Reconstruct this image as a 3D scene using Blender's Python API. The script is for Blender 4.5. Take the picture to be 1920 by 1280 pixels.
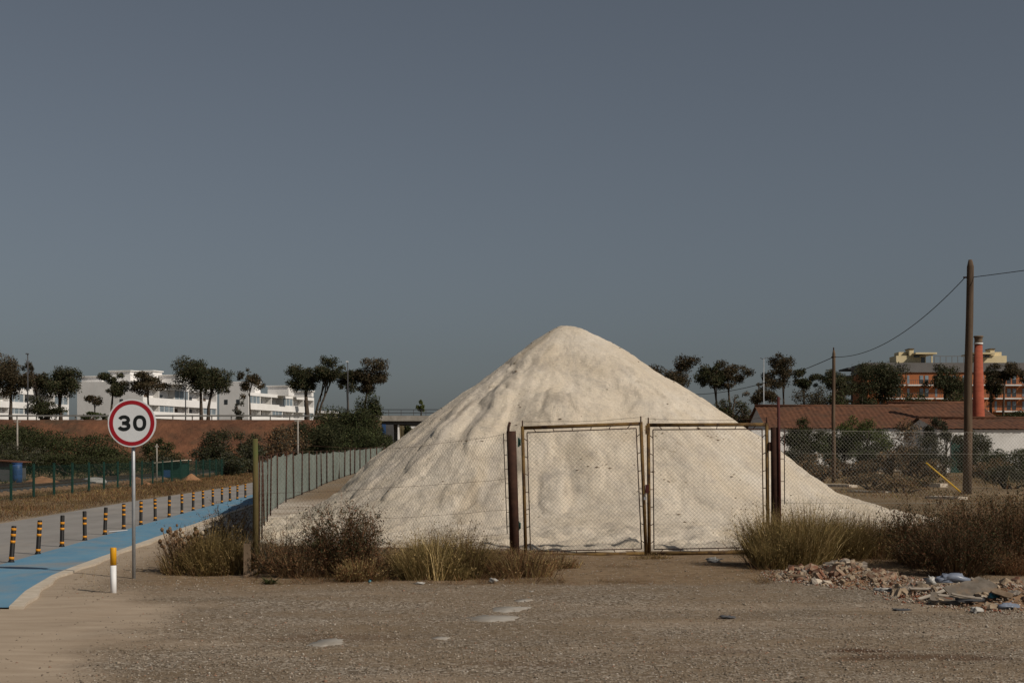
import bpy, math, random
import numpy as np
from mathutils import Vector, Matrix

for o in list(bpy.data.objects):
    bpy.data.objects.remove(o)
SC = bpy.context.scene
COL = SC.collection
R = math.radians

# ------------------------------------------------------------------ camera, sky, sun, exposure
F, CAMZ, HY = 2700.0, 1.57, 850.0            # focal length in photo pixels, eye height, horizon row
cam = bpy.data.cameras.new('camera')
cam.lens = F / 1920 * 36
cam.sensor_width = 36
cam.shift_y = (HY - 640) / 1920
cam.clip_start = 0.1
cam.clip_end = 6000
camo = bpy.data.objects.new('camera', cam)
camo.location = (0, 0, CAMZ)
camo.rotation_euler = (R(90), 0, 0)
COL.objects.link(camo)
SC.camera = camo

SUN_EL, SUN_AZ = 40.0, 126.0                 # azimuth clockwise from +Y
world = bpy.data.worlds.new('World')
SC.world = world
world.use_nodes = True
wn = world.node_tree
sky = wn.nodes.new('ShaderNodeTexSky')
sky.sky_type = 'NISHITA'
sky.sun_disc = False
sky.sun_elevation = R(SUN_EL)
sky.sun_rotation = R(SUN_AZ)
sky.air_density = 1.0
sky.dust_density = 1.5
sky.ozone_density = 2.0
hs = wn.nodes.new('ShaderNodeHueSaturation')
hs.inputs['Saturation'].default_value = 0.42
wn.links.new(sky.outputs[0], hs.inputs['Color'])
tint = wn.nodes.new('ShaderNodeMix')
tint.data_type = 'RGBA'
tint.blend_type = 'MULTIPLY'
tint.inputs[0].default_value = 1.0
tint.inputs[7].default_value = (0.59, 0.635, 0.68, 1)
wn.links.new(hs.outputs[0], tint.inputs[6])
wn.links.new(tint.outputs[2], wn.nodes['Background'].inputs[0])
wn.nodes['Background'].inputs[1].default_value = 0.05

sl = bpy.data.lights.new('sun', 'SUN')
sl.energy = 3.1
sl.angle = R(0.6)
sl.color = (1.0, 0.915, 0.80)
so = bpy.data.objects.new('sun', sl)
sd = Vector((math.cos(R(SUN_EL)) * math.sin(R(SUN_AZ)), math.cos(R(SUN_EL)) * math.cos(R(SUN_AZ)), math.sin(R(SUN_EL))))
so.rotation_euler = (-sd).to_track_quat('-Z', 'Y').to_euler()
so.location = sd * 60
COL.objects.link(so)

vs = SC.view_settings
vs.view_transform = 'Standard'
vs.look = 'None'
vs.gamma = 1.0
vs.use_curve_mapping = False
vs.exposure = 0.12

# ------------------------------------------------------------------ helpers
rng = np.random.default_rng(7)
random.seed(7)


def G(px, py, z=0.0):
    """point of height z seen at photo pixel px, py"""
    Y = F * (CAMZ - z) / (py - HY)
    return np.array([(px - 960) * Y / F, Y, z])


def P(px, py, Y):
    return np.array([(px - 960) * Y / F, Y, CAMZ - (py - HY) * Y / F])


def hash2(ix, iy, s):
    n = (ix.astype(np.int64) * 374761393 + iy.astype(np.int64) * 668265263 + s * 974711) & 0x7fffffff
    n = ((n ^ (n >> 13)) * 1274126177) & 0x7fffffff
    n = (n ^ (n >> 16)) & 0xffff
    return n / 65535.0


def vnoise(x, y, s=0):
    x = np.asarray(x, float); y = np.asarray(y, float)
    ix = np.floor(x); iy = np.floor(y)
    fx = x - ix; fy = y - iy
    fx = fx * fx * fx * (fx * (fx * 6 - 15) + 10); fy = fy * fy * fy * (fy * (fy * 6 - 15) + 10)
    a = hash2(ix, iy, s); b = hash2(ix + 1, iy, s); c = hash2(ix, iy + 1, s); d = hash2(ix + 1, iy + 1, s)
    return (a + (b - a) * fx) * (1 - fy) + (c + (d - c) * fx) * fy


def fbm(x, y, s=0, o=5, g=0.5):
    t = 0; a = 1; n = 0
    for k in range(o):
        t = t + a * vnoise(np.asarray(x) * 2 ** k + 17.3 * k, np.asarray(y) * 2 ** k - 9.1 * k, s + k)
        n += a; a *= g
    return t / n * 2 - 1


def sstep(a, b, x):
    t = np.clip((np.asarray(x, float) - a) / (b - a), 0, 1)
    return t * t * (3 - 2 * t)


WL = {}


def wloc(o):
    return WL.get(o.name, np.zeros(3)) if o is not None else np.zeros(3)


def tag(o, label=None, cat=None, group=None, kind=None):
    if label: o['label'] = label
    if cat: o['category'] = cat
    if group: o['group'] = group
    if kind: o['kind'] = kind
    return o


def thing(name, label, cat, loc, group=None):
    o = bpy.data.objects.new(name, None)
    o.empty_display_size = 0.2
    o.location = [float(v) for v in loc]
    COL.objects.link(o)
    WL[o.name] = np.array(loc, float)
    return tag(o, label, cat, group)


def link_mesh(name, me, parent=None, world_at=None):
    o = bpy.data.objects.new(name, me)
    COL.objects.link(o)
    if parent is not None:
        o.parent = parent
    w = wloc(parent) if world_at is None else np.array(world_at, float)
    o.location = [float(v) for v in (w - wloc(parent))]
    WL[o.name] = w
    return o


def tri_mesh(name, V, T, mat, parent=None, cols=None, smooth=False, origin=None, attrs=None):
    """fast mesh of triangles (or quads) from arrays; V in world space"""
    V = np.asarray(V, float).reshape(-1, 3)
    T = np.asarray(T, np.int32)
    k = T.shape[1]
    w = wloc(parent) if origin is None else np.array(origin, float)
    me = bpy.data.meshes.new(name)
    me.vertices.add(len(V)); me.vertices.foreach_set('co', (V - w).astype(np.float32).ravel())
    me.loops.add(T.size); me.loops.foreach_set('vertex_index', T.ravel())
    me.polygons.add(len(T)); me.polygons.foreach_set('loop_start', np.arange(0, T.size, k, dtype=np.int32))
    if smooth:
        me.polygons.foreach_set('use_smooth', np.ones(len(T), bool))
    me.update(calc_edges=True)
    if cols is not None:
        a = me.color_attributes.new('Col', 'FLOAT_COLOR', 'POINT')
        c = np.ones((len(V), 4), np.float32); c[:, :3] = cols
        a.data.foreach_set('color', c.ravel())
    for n, arr in (attrs or {}).items():
        a = me.color_attributes.new(n, 'FLOAT_COLOR', 'POINT')
        a.data.foreach_set('color', np.asarray(arr, np.float32).ravel())
    me.materials.append(mat)
    return link_mesh(name, me, parent, w)


class MB:
    def __init__(self):
        self.v = []; self.f = []; self.m = []; self.sm = []

    def add(self, vs, fs, mi=0, smooth=False):
        b = len(self.v)
        self.v += [tuple(float(c) for c in q) for q in vs]
        for f in fs:
            self.f.append(tuple(i + b for i in f)); self.m.append(mi); self.sm.append(smooth)
        return self

    def box(self, c, s, rz=0.0, rot=None, mi=0, taper=1.0):
        M = rot if rot is not None else Matrix.Rotation(rz, 3, 'Z')
        vs = []
        for z in (-.5, .5):
            t = taper if z > 0 else 1
            for x, y in ((-.5, -.5), (.5, -.5), (.5, .5), (-.5, .5)):
                vs.append(Vector(c) + M @ Vector((x * s[0] * t, y * s[1] * t, z * s[2])))
        return self.add(vs, [(3, 2, 1, 0), (4, 5, 6, 7), (0, 1, 5, 4), (1, 2, 6, 5), (2, 3, 7, 6), (3, 0, 4, 7)], mi)

    def frame_box(self, o, ex, ey, ez, a, b, mi=0):
        """box between local corners a and b in the frame o, ex, ey, ez"""
        vs = []
        for z in (a[2], b[2]):
            for x, y in ((a[0], a[1]), (b[0], a[1]), (b[0], b[1]), (a[0], b[1])):
                vs.append(np.array(o) + np.array(ex) * x + np.array(ey) * y + np.array(ez) * z)
        return self.add(vs, [(3, 2, 1, 0), (4, 5, 6, 7), (0, 1, 5, 4), (1, 2, 6, 5), (2, 3, 7, 6), (3, 0, 4, 7)], mi)

    def tube(self, pts, r, n=8, mi=0, caps=True, smooth=True):
        pts = [Vector([float(c) for c in p]) for p in pts]
        rs = r if hasattr(r, '__len__') else [r] * len(pts)
        d0 = (pts[1] - pts[0]).normalized()
        up = Vector((0, 0, 1)) if abs(d0.z) < .9 else Vector((1, 0, 0))
        a = d0.cross(up).normalized()
        vs = []
        for i, p in enumerate(pts):
            d = (pts[min(i + 1, len(pts) - 1)] - pts[max(i - 1, 0)]).normalized()
            a = (a - d * a.dot(d)).normalized()
            b = d.cross(a)
            for k in range(n):
                t = 2 * math.pi * k / n
                vs.append(p + (a * math.cos(t) + b * math.sin(t)) * rs[i])
        fs = []
        for i in range(len(pts) - 1):
            for k in range(n):
                fs.append((i * n + k, i * n + (k + 1) % n, (i + 1) * n + (k + 1) % n, (i + 1) * n + k))
        self.add(vs, fs, mi, smooth)
        if caps:
            b = len(self.v) - len(vs)
            self.f.append(tuple(b + k for k in reversed(range(n)))); self.m.append(mi); self.sm.append(False)
            e = b + (len(pts) - 1) * n
            self.f.append(tuple(e + k for k in range(n))); self.m.append(mi); self.sm.append(False)
        return self

    def prism(self, poly, o, ex, ey, ez, t, mi=0):
        """polygon in the plane ex, ey extruded by t along ez"""
        n = len(poly)
        o, ex, ey, ez = map(lambda q: np.array(q, float), (o, ex, ey, ez))
        vs = [o + ex * p[0] + ey * p[1] for p in poly] + [o + ex * p[0] + ey * p[1] + ez * t for p in poly]
        fs = [tuple(reversed(range(n))), tuple(range(n, 2 * n))] + [(i, (i + 1) % n, n + (i + 1) % n, n + i) for i in range(n)]
        return self.add(vs, fs, mi)

    def build(self, name, mats, parent=None, origin=None):
        if not isinstance(mats, (list, tuple)): mats = [mats]
        w = wloc(parent) if origin is None else np.array(origin, float)
        me = bpy.data.meshes.new(name)
        me.from_pydata([tuple(np.array(v) - w) for v in self.v], [], self.f)
        for m in mats: me.materials.append(m)
        me.polygons.foreach_set('material_index', self.m)
        me.polygons.foreach_set('use_smooth', self.sm)
        me.update()
        return link_mesh(name, me, parent, w)


def copy_tree(root, loc, label=None, rot=None):
    """a copy of a thing with copies of its parts and their sub-parts"""
    r = root.copy(); COL.objects.link(r)
    r.location = [float(v) for v in loc]
    if rot is not None: r.rotation_euler = rot
    if label: r['label'] = label
    for ch in root.children:
        c = ch.copy(); COL.objects.link(c); c.parent = r
        for g in ch.children:
            d = g.copy(); COL.objects.link(d); d.parent = c
    return r


# ------------------------------------------------------------------ materials
def newmat(name):
    m = bpy.data.materials.new(name)
    m.use_nodes = True
    nt = m.node_tree
    b = nt.nodes['Principled BSDF']
    b.inputs['Specular IOR Level'].default_value = 0.25
    return m, nt, b


def nd(nt, t, **k):
    n = nt.nodes.new(t)
    for a, v in k.items(): setattr(n, a, v)
    return n


def noise(nt, vec, scale, detail=5, rough=0.6, dist=0.0):
    n = nd(nt, 'ShaderNodeTexNoise')
    n.inputs['Scale'].default_value = scale; n.inputs['Detail'].default_value = detail
    n.inputs['Roughness'].default_value = rough; n.inputs['Distortion'].default_value = dist
    nt.links.new(vec, n.inputs['Vector'])
    return n


def ramp(nt, fac, stops):
    r = nd(nt, 'ShaderNodeValToRGB')
    el = r.color_ramp.elements
    while len(el) < len(stops): el.new(0.5)
    for e, (p, c) in zip(el, stops):
        e.position = p
        e.color = (*c, 1) if len(c) == 3 else c
    nt.links.new(fac, r.inputs[0])
    return r


def mixc(nt, fac, a, b, mode='MIX'):
    m = nd(nt, 'ShaderNodeMix', data_type='RGBA', blend_type=mode)
    for sock, v in ((m.inputs[0], fac), (m.inputs[6], a), (m.inputs[7], b)):
        if hasattr(v, 'links'): nt.links.new(v, sock)
        elif hasattr(v, '__len__'): sock.default_value = (*v, 1)
        else: sock.default_value = v
    return m.outputs[2]


def mathn(nt, op, a, b=0.0, clamp=False):
    m = nd(nt, 'ShaderNodeMath', operation=op, use_clamp=clamp)
    for i, v in enumerate((a, b)):
        if hasattr(v, 'links'): nt.links.new(v, m.inputs[i])
        else: m.inputs[i].default_value = v
    return m.outputs[0]


def bump(nt, b, h, strength=0.3, dist=0.02):
    n = nd(nt, 'ShaderNodeBump')
    n.inputs['Strength'].default_value = strength; n.inputs['Distance'].default_value = dist
    nt.links.new(h, n.inputs['Height'])
    nt.links.new(n.outputs[0], b.inputs['Normal'])


def pos(nt, stretch=None):
    g = nd(nt, 'ShaderNodeNewGeometry')
    if stretch is None: return g.outputs['Position']
    m = nd(nt, 'ShaderNodeMapping'); m.inputs['Scale'].default_value = stretch
    nt.links.new(g.outputs['Position'], m.inputs[0])
    return m.outputs[0]


def pmat(name, c1, c2, scale=6.0, rough=0.85, bs=0.25, bscale=None, bdist=0.01, c3=None, s3=None, cut3=(0.55, 0.65), metal=0.0, stretch=None, spec=0.25):
    """two-tone weathered surface with an optional third tone in patches"""
    m, nt, b = newmat(name)
    p = pos(nt, stretch)
    n = noise(nt, p, scale, 6, 0.65)
    c = ramp(nt, n.outputs[0], [(0.32, c1), (0.68, c2)]).outputs[0]
    if c3 is not None:
        n3 = noise(nt, p, s3 or scale * .4, 6, 0.7)
        f = ramp(nt, n3.outputs[0], [(cut3[0], (0, 0, 0)), (cut3[1], (1, 1, 1))]).outputs[0]
        c = mixc(nt, f, c, c3)
    nt.links.new(c, b.inputs['Base Color'])
    b.inputs['Roughness'].default_value = rough
    b.inputs['Metallic'].default_value = metal
    b.inputs['Specular IOR Level'].default_value = spec
    if bs > 0:
        nb = noise(nt, p, bscale or scale * 4, 5, 0.6)
        bump(nt, b, nb.outputs[0], bs, bdist)
    return m


def leafmat(name, trans=0.25, rough=0.75):
    """foliage and dry stems: colour from the plant's own per-leaf colour, a little light passes through"""
    m, nt, b = newmat(name)
    a = nd(nt, 'ShaderNodeVertexColor', layer_name='Col')
    nt.links.new(a.outputs[0], b.inputs['Base Color'])
    b.inputs['Roughness'].default_value = rough
    b.inputs['Specular IOR Level'].default_value = 0.15
    t = nd(nt, 'ShaderNodeBsdfTranslucent')
    nt.links.new(a.outputs[0], t.inputs['Color'])
    mx = nd(nt, 'ShaderNodeMixShader'); mx.inputs[0].default_value = trans
    nt.links.new(b.outputs[0], mx.inputs[1]); nt.links.new(t.outputs[0], mx.inputs[2])
    nt.links.new(mx.outputs[0], nt.nodes['Material Output'].inputs['Surface'])
    return m


def flat(name, c, rough=0.7, var=0.12, scale=9, metal=0.0, spec=0.25):
    c = np.array(c)
    return pmat(name, tuple(c * (1 - var)), tuple(np.minimum(c * (1 + var), 1)), scale, rough, 0.08, metal=metal, spec=spec)


M_LEAF = leafmat('foliage', 0.22)
M_DRY = leafmat('dry_grass', 0.30)
M_TWIG = leafmat('twigs', 0.0)
M_BARK = pmat('bark', (.035, .026, .02), (.10, .075, .055), 3.0, .95, .5, 9, .05)


def ground_material():
    m, nt, b = newmat('gravel_ground')
    p = pos(nt)
    mk = nd(nt, 'ShaderNodeVertexColor', layer_name='Mask')
    sp = nd(nt, 'ShaderNodeSeparateColor'); nt.links.new(mk.outputs[0], sp.inputs[0])
    mk2 = nd(nt, 'ShaderNodeVertexColor', layer_name='Mask2')
    sp2 = nd(nt, 'ShaderNodeSeparateColor'); nt.links.new(mk2.outputs[0], sp2.inputs[0])
    v = nd(nt, 'ShaderNodeTexVoronoi'); v.inputs['Scale'].default_value = 42; nt.links.new(p, v.inputs['Vector'])
    vs_ = nd(nt, 'ShaderNodeSeparateColor'); nt.links.new(v.outputs['Color'], vs_.inputs[0])
    peb = ramp(nt, vs_.outputs[0], [(0.0, (.06, .046, .034)), (.3, (.145, .115, .085)), (.6, (.23, .19, .148)), (.85, (.33, .29, .24)), (1, (.48, .44, .39))]).outputs[0]
    fine = noise(nt, p, 90, 3, .7)
    soil = ramp(nt, fine.outputs[0], [(.3, (.155, .112, .072)), (.7, (.25, .19, .13))]).outputs[0]
    big = noise(nt, pos(nt, (.6, .9, 1)), 1.0, 7, .66)
    cov = ramp(nt, big.outputs[0], [(.36, (0.15,) * 3), (.62, (.95,) * 3)]).outputs[0]
    grav = mixc(nt, cov, soil, peb)
    tint = noise(nt, p, .45, 4, .6)
    grav = mixc(nt, .55, grav, ramp(nt, tint.outputs[0], [(.35, (.86, .81, .73)), (.65, (1.12, 1.06, .98))]).outputs[0], 'MULTIPLY')
    sandn = noise(nt, pos(nt, (.5, 2.2, 1)), 2.2, 7, .65)
    sand = ramp(nt, sandn.outputs[0], [(.3, (.30, .23, .165)), (.7, (.42, .335, .25))]).outputs[0]
    c = mixc(nt, sp.outputs[0], grav, sand)
    dn = noise(nt, p, 7, 7, .7)
    dirt = ramp(nt, dn.outputs[0], [(.3, (.135, .085, .047)), (.5, (.20, .14, .085)), (.72, (.29, .205, .13))]).outputs[0]
    c = mixc(nt, sp.outputs[1], c, dirt)
    sn = noise(nt, p, 5, 7, .7)
    salt = ramp(nt, sn.outputs[0], [(.3, (.36, .30, .24)), (.55, (.62, .56, .49)), (.75, (.74, .68, .60))]).outputs[0]
    c = mixc(nt, sp.outputs[2], c, salt)
    fn = noise(nt, pos(nt, (.35, 1.0, 1)), .35, 7, .7)
    field = ramp(nt, fn.outputs[0], [(.3, (.085, .06, .033)), (.5, (.18, .125, .07)), (.68, (.33, .245, .15))]).outputs[0]
    c = mixc(nt, sp2.outputs[1], c, field)
    c = mixc(nt, sp2.outputs[0], c, (.085, .046, .026))
    nt.links.new(c, b.inputs['Base Color'])
    b.inputs['Roughness'].default_value = .95
    b.inputs['Specular IOR Level'].default_value = .12
    h = mathn(nt, 'MULTIPLY', mathn(nt, 'SUBTRACT', 0.6, v.outputs['Distance']), mathn(nt, 'SUBTRACT', 1.0, sp.outputs[0], True))
    h2 = mathn(nt, 'ADD', h, mathn(nt, 'MULTIPLY', fine.outputs[0], .5))
    bump(nt, b, h2, .75, .012)
    return m


def salt_material():
    m, nt, b = newmat('salt')
    p = pos(nt)
    n1 = noise(nt, p, .8, 7, .62, .4)
    c = ramp(nt, n1.outputs[0], [(.3, (.62, .525, .40)), (.5, (.69, .60, .48)), (.72, (.735, .66, .555))]).outputs[0]
    # dusty grey films run down the slope, with the slides' shade painted in
    n2 = noise(nt, p, 1.7, 8, .7, .8)
    c = mixc(nt, ramp(nt, n2.outputs[0], [(.50, (0, 0, 0)), (.72, (.55,) * 3)]).outputs[0], c, (.36, .32, .285))
    dv = nd(nt, 'ShaderNodeVertexColor', layer_name='DustShade')
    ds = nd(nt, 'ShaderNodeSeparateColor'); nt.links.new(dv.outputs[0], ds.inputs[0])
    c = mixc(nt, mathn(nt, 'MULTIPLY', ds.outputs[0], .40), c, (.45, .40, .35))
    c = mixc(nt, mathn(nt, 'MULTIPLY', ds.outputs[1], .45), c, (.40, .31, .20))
    # small brown soil flecks
    n3 = noise(nt, p, 5.5, 6, .8)
    n4 = noise(nt, p, .9, 3, .5)
    f = mathn(nt, 'MULTIPLY', ramp(nt, n3.outputs[0], [(.58, (0, 0, 0)), (.69, (1, 1, 1))]).outputs[0], ramp(nt, n4.outputs[0], [(.46, (0, 0, 0)), (.60, (.85,) * 3)]).outputs[0])
    c = mixc(nt, f, c, (.22, .16, .095))
    gr = noise(nt, p, 22, 6, .85)
    c = mixc(nt, .8, c, ramp(nt, gr.outputs[0], [(.34, (.72, .70, .68)), (.5, (.98, .98, .98)), (.68, (1.12, 1.10, 1.08))]).outputs[0], 'MULTIPLY')
    nt.links.new(c, b.inputs['Base Color'])
    b.inputs['Roughness'].default_value = .9
    b.inputs['Specular IOR Level'].default_value = .2
    h1 = noise(nt, p, 34, 7, .8); h2 = noise(nt, p, 9, 6, .7)
    bump(nt, b, mathn(nt, 'ADD', mathn(nt, 'MULTIPLY', h1.outputs[0], .8), h2.outputs[0]), .8, .05)
    return m


def lane_material():
    m, nt, b = newmat('blue_lane_paint')
    p = pos(nt)
    n = noise(nt, pos(nt, (.8, .35, 1)), 1.2, 6, .6)
    c = ramp(nt, n.outputs[0], [(.3, (.075, .215, .34)), (.7, (.115, .275, .40))]).outputs[0]
    w = noise(nt, pos(nt, (.6, .42, 1)), .75, 7, .62, .4)
    c = mixc(nt, ramp(nt, w.outputs[0], [(.52, (0, 0, 0)), (.72, (.9,) * 3)]).outputs[0], c, (.29, .245, .195))
    f = noise(nt, p, 60, 3, .7)
    c = mixc(nt, .25, c, ramp(nt, f.outputs[0], [(.3, (.6,) * 3), (.7, (1,) * 3)]).outputs[0], 'MULTIPLY')
    d2 = noise(nt, pos(nt, (1.4, .5, 1)), 3.5, 7, .7)
    c = mixc(nt, ramp(nt, d2.outputs[0], [(.38, (.02,) * 3), (.72, (.36,) * 3)]).outputs[0], c, (.33, .29, .24))
    nt.links.new(c, b.inputs['Base Color'])
    b.inputs['Roughness'].default_value = .8
    bump(nt, b, f.outputs[0], .2, .004)
    return m


M_GROUND = ground_material()
M_SALT = salt_material()
M_LANE = lane_material()
M_ROAD = pmat('worn_asphalt', (.20, .185, .17), (.29, .27, .25), .9, .9, .3, 80, .004, c3=(.34, .30, .255), s3=.5, cut3=(.55, .75), stretch=(1, .3, 1))
M_KERB = pmat('pale_concrete', (.42, .35, .27), (.55, .48, .39), 5, .9, .3, 40, .005)
M_CONC = pmat('grey_concrete', (.22, .20, .17), (.36, .33, .29), 1.5, .9, .2, 8, .01)
M_PATCH = pmat('dried_concrete_crust', (.24, .21, .175), (.36, .33, .29), 4, .9, .3, 30, .006, c3=(.26, .20, .15), s3=3, cut3=(.58, .68))
M_BANK = pmat('red_earth', (.080, .036, .020), (.18, .078, .040), .35, .95, .7, .9, .6, c3=(.07, .045, .026), s3=.16, cut3=(.50, .66), stretch=(1, 1, .3))
M_EARTH = pmat('orange_earth', (.20, .10, .05), (.32, .17, .09), 1.2, .95, .6, 8, .05)
M_SOIL = pmat('brown_soil', (.16, .09, .05), (.30, .19, .11), 2.2, .95, .5, 9, .04)
M_TURF = pmat('dry_turf', (.06, .05, .022), (.14, .105, .05), .5, .95, .4, 3, .1)
M_WHITE = pmat('white_render', (.70, .68, .66), (.82, .80, .78), .22, .85, .05, c3=(.50, .47, .44), s3=.12, cut3=(.58, .8))
M_WHITE2 = pmat('limewash', (.62, .60, .57), (.76, .74, .71), .5, .85, .05, c3=(.45, .42, .38), s3=.3, cut3=(.62, .8))
M_GLASS = flat('dark_glass', (.045, .05, .055), .15, .3, .4, spec=.6)
M_PANE = flat('pale_glass', (.20, .24, .27), .2, .3, .4, spec=.6)
M_SHUT = flat('brown_shutter', (.10, .07, .05), .7)
M_RUST = pmat('rusty_iron', (.030, .014, .009), (.062, .026, .016), 9, .85, .4, 60, .003, c3=(.095, .05, .028), s3=5, cut3=(.56, .72))
M_RUSTRED = pmat('red_oxide_pipe', (.045, .012, .010), (.08, .020, .016), 12, .7, .3, 60, .002)
M_LICH = pmat('rusty_tube_with_lichen', (.105, .055, .018), (.21, .135, .045), 14, .85, .4, 90, .002, c3=(.05, .026, .013), s3=7, cut3=(.46, .6))
M_WIRE = flat('weathered_wire', (.16, .135, .11), .6, .2, 4, metal=.2)
M_WIRE_LIT = flat('sunlit_wire', (.28, .26, .22), .6, .2, 4, metal=.2)  # lighter copy of the wire, sun catching the strands painted into its colour
M_WIRED = flat('rusty_wire', (.06, .035, .022), .8, .3, 6)
M_POST = pmat('green_stained_timber', (.055, .050, .018), (.15, .10, .04), 6, .9, .4, 40, .006, c3=(.05, .085, .022), s3=3, cut3=(.5, .65), stretch=(1, 1, .25))
M_TIMBER = pmat('grey_timber', (.10, .068, .042), (.21, .15, .10), 10, .9, .4, 50, .006, stretch=(1, 1, .12))
M_POLE = pmat('creosoted_pole', (.055, .036, .024), (.135, .092, .060), 7, .9, .4, 30, .008, stretch=(1, 1, .1))
M_GALV = pmat('galvanised_steel', (.30, .31, .32), (.44, .45, .46), 16, .5, .1, 60, .001, metal=.55, c3=(.18, .17, .15), s3=10, cut3=(.6, .75), stretch=(1, 1, .4))
M_SIGNW = flat('sign_white', (.62, .63, .64), .45, .03)
M_SIGNR = flat('sign_red', (.30, .012, .020), .4, .06)
M_SIGNK = flat('sign_black', (.012, .014, .014), .45, .1)
M_BLACK = flat('black_rubber', (.013, .011, .010), .6, .3)
M_ORANGE = flat('orange_reflective', (.62, .25, .018), .5, .15, 30)
M_AMBER = flat('amber_plastic', (.62, .30, .012), .45, .06)
M_SCRAP = flat('dusty_white_scrap', (.40, .38, .35), .6, .15)
M_WPLAST = flat('white_plastic', (.70, .69, .68), .45, .05)
M_YELLOW = flat('yellow_plastic', (.60, .36, .03), .5, .1)
M_FGREEN = flat('green_painted_steel', (.012, .045, .034), .6, .2)
M_NET = None
M_RTILE = pmat('clay_roof_tiles', (.070, .033, .020), (.155, .066, .034), 1.6, .9, .4, 5, .03, c3=(.075, .045, .028), s3=.35, cut3=(.5, .66))
M_BRICK = pmat('red_brick_chimney', (.26, .062, .034), (.37, .095, .052), 1.5, .9, .2, 12, .02, stretch=(1, 1, 4))
M_ORENDER = pmat('orange_render', (.33, .115, .045), (.40, .14, .056), .3, .85, .03)
M_GREYCLAD = pmat('grey_cladding', (.135, .125, .12), (.165, .155, .148), .3, .7, .03)
M_CREAM = pmat('cream_render', (.58, .48, .29), (.68, .57, .36), .3, .85, .03)
M_GUARD = pmat('dull_guardrail', (.13, .125, .115), (.19, .185, .17), .5, .7, .05)
M_DARKCONC = pmat('dark_concrete', (.055, .055, .058), (.10, .10, .105), .4, .9, .05)
M_RAIL = flat('steel_rail', (.06, .04, .03), .5, .3, 2, metal=.5)
M_BRICKBIT = pmat('broken_brick', (.15, .062, .036), (.22, .11, .068), 14, .95, .4, 60, .005, c3=(.27, .20, .14), s3=6, cut3=(.46, .58))
M_STONEBIT = pmat('broken_concrete', (.22, .16, .105), (.34, .265, .19), 11, .95, .4, 60, .006)
M_GREYBIT = pmat('grey_mortar', (.18, .15, .12), (.29, .25, .21), 11, .95, .4, 60, .006)
M_BOARD = pmat('weathered_board', (.10, .082, .064), (.19, .16, .13), 9, .9, .4, 40, .006, c3=(.20, .14, .09), s3=5, cut3=(.5, .66))
M_PALEB = pmat('pale_board', (.24, .20, .16), (.37, .33, .28), 5, .85, .2, 40, .003)
M_BLUEBAG = flat('pale_blue_plastic', (.17, .195, .25), .35, .2, 14, spec=.5)
M_TEAL = flat('teal_plastic', (.02, .15, .20), .4, .2, spec=.5)
M_WBAG = flat('dirty_white_plastic', (.34, .33, .31), .4, .15, 14, spec=.5)
M_BLUEBIN = flat('blue_plastic', (.03, .07, .17), .5, .2)
M_CLOD = flat('dark_soil_clod', (.15, .105, .06), .95, .3)


def net_material():
    m, nt, b = newmat('green_shade_net')
    p = pos(nt)
    n = noise(nt, p, .8, 5, .6)
    c = ramp(nt, n.outputs[0], [(.3, (.135, .165, .145)), (.7, (.215, .245, .215))]).outputs[0]
    n2 = noise(nt, pos(nt, (1, 1, .25)), 2.0, 6, .7)
    c = mixc(nt, ramp(nt, n2.outputs[0], [(.58, (0, 0, 0)), (.75, (.6,) * 3)]).outputs[0], c, (.26, .22, .17))
    nt.links.new(c, b.inputs['Base Color']); b.inputs['Roughness'].default_value = .8
    n3 = noise(nt, p, 14, 3, .6)
    bump(nt, b, n3.outputs[0], .4, .02)
    return m


M_NET = net_material()

# ------------------------------------------------------------------ lines of the plan (metres, camera at the origin)
LANE_L = np.array([(8, -6.2), (20.8, -7.22), (45.5, -9.19), (56, -9.95), (75, -11.6), (110, -14.6), (180, -21)])
LANE_R = np.array([(8, -3.6), (14.57, -5.09), (16.2, -5.48), (18.3, -5.85), (19.6, -5.99), (22.3, -6.22), (24.2, -6.39), (27.9, -6.70), (45.5, -8.05), (56, -8.8), (75, -10.45), (110, -13.4), (180, -19.8)])
ROAD_O = np.array([(8, -10.6), (32, -11.4), (47, -12.4), (70.6, -13.3), (110, -17.0), (180, -24)])


def line(tab, y):
    return np.interp(y, tab[:, 0], tab[:, 1])


PILE = np.array([1.14, 31.5])


def gz(x, y):
    x = np.asarray(x, float); y = np.asarray(y, float)
    h = .030 * fbm(x * .55, y * .55, 3, 4) + .012 * fbm(x * 2.3, y * 2.3, 9, 3)
    for (r0, sl_, sd_) in ((9.6, .10, 1), (11.3, .10, 2), (13.4, -.03, 3), (14.9, -.03, 4)):
        yy = y - (r0 + sl_ * x + .25 * fbm(x * .25, x * 0 + sd_, 260 + sd_, 2))
        h = h - .008 * np.exp(-(yy / .16) ** 2) + .004 * np.exp(-((np.abs(yy) - .30) / .12) ** 2)
    off = sstep(.05, .8, x - line(LANE_R, y) - .2)            # flat under the lane and the road
    far = 1 - sstep(60, 90, y)
    return h * off * far


def gzs(x, y):
    return float(gz(np.array([x]), np.array([y]))[0])


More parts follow.
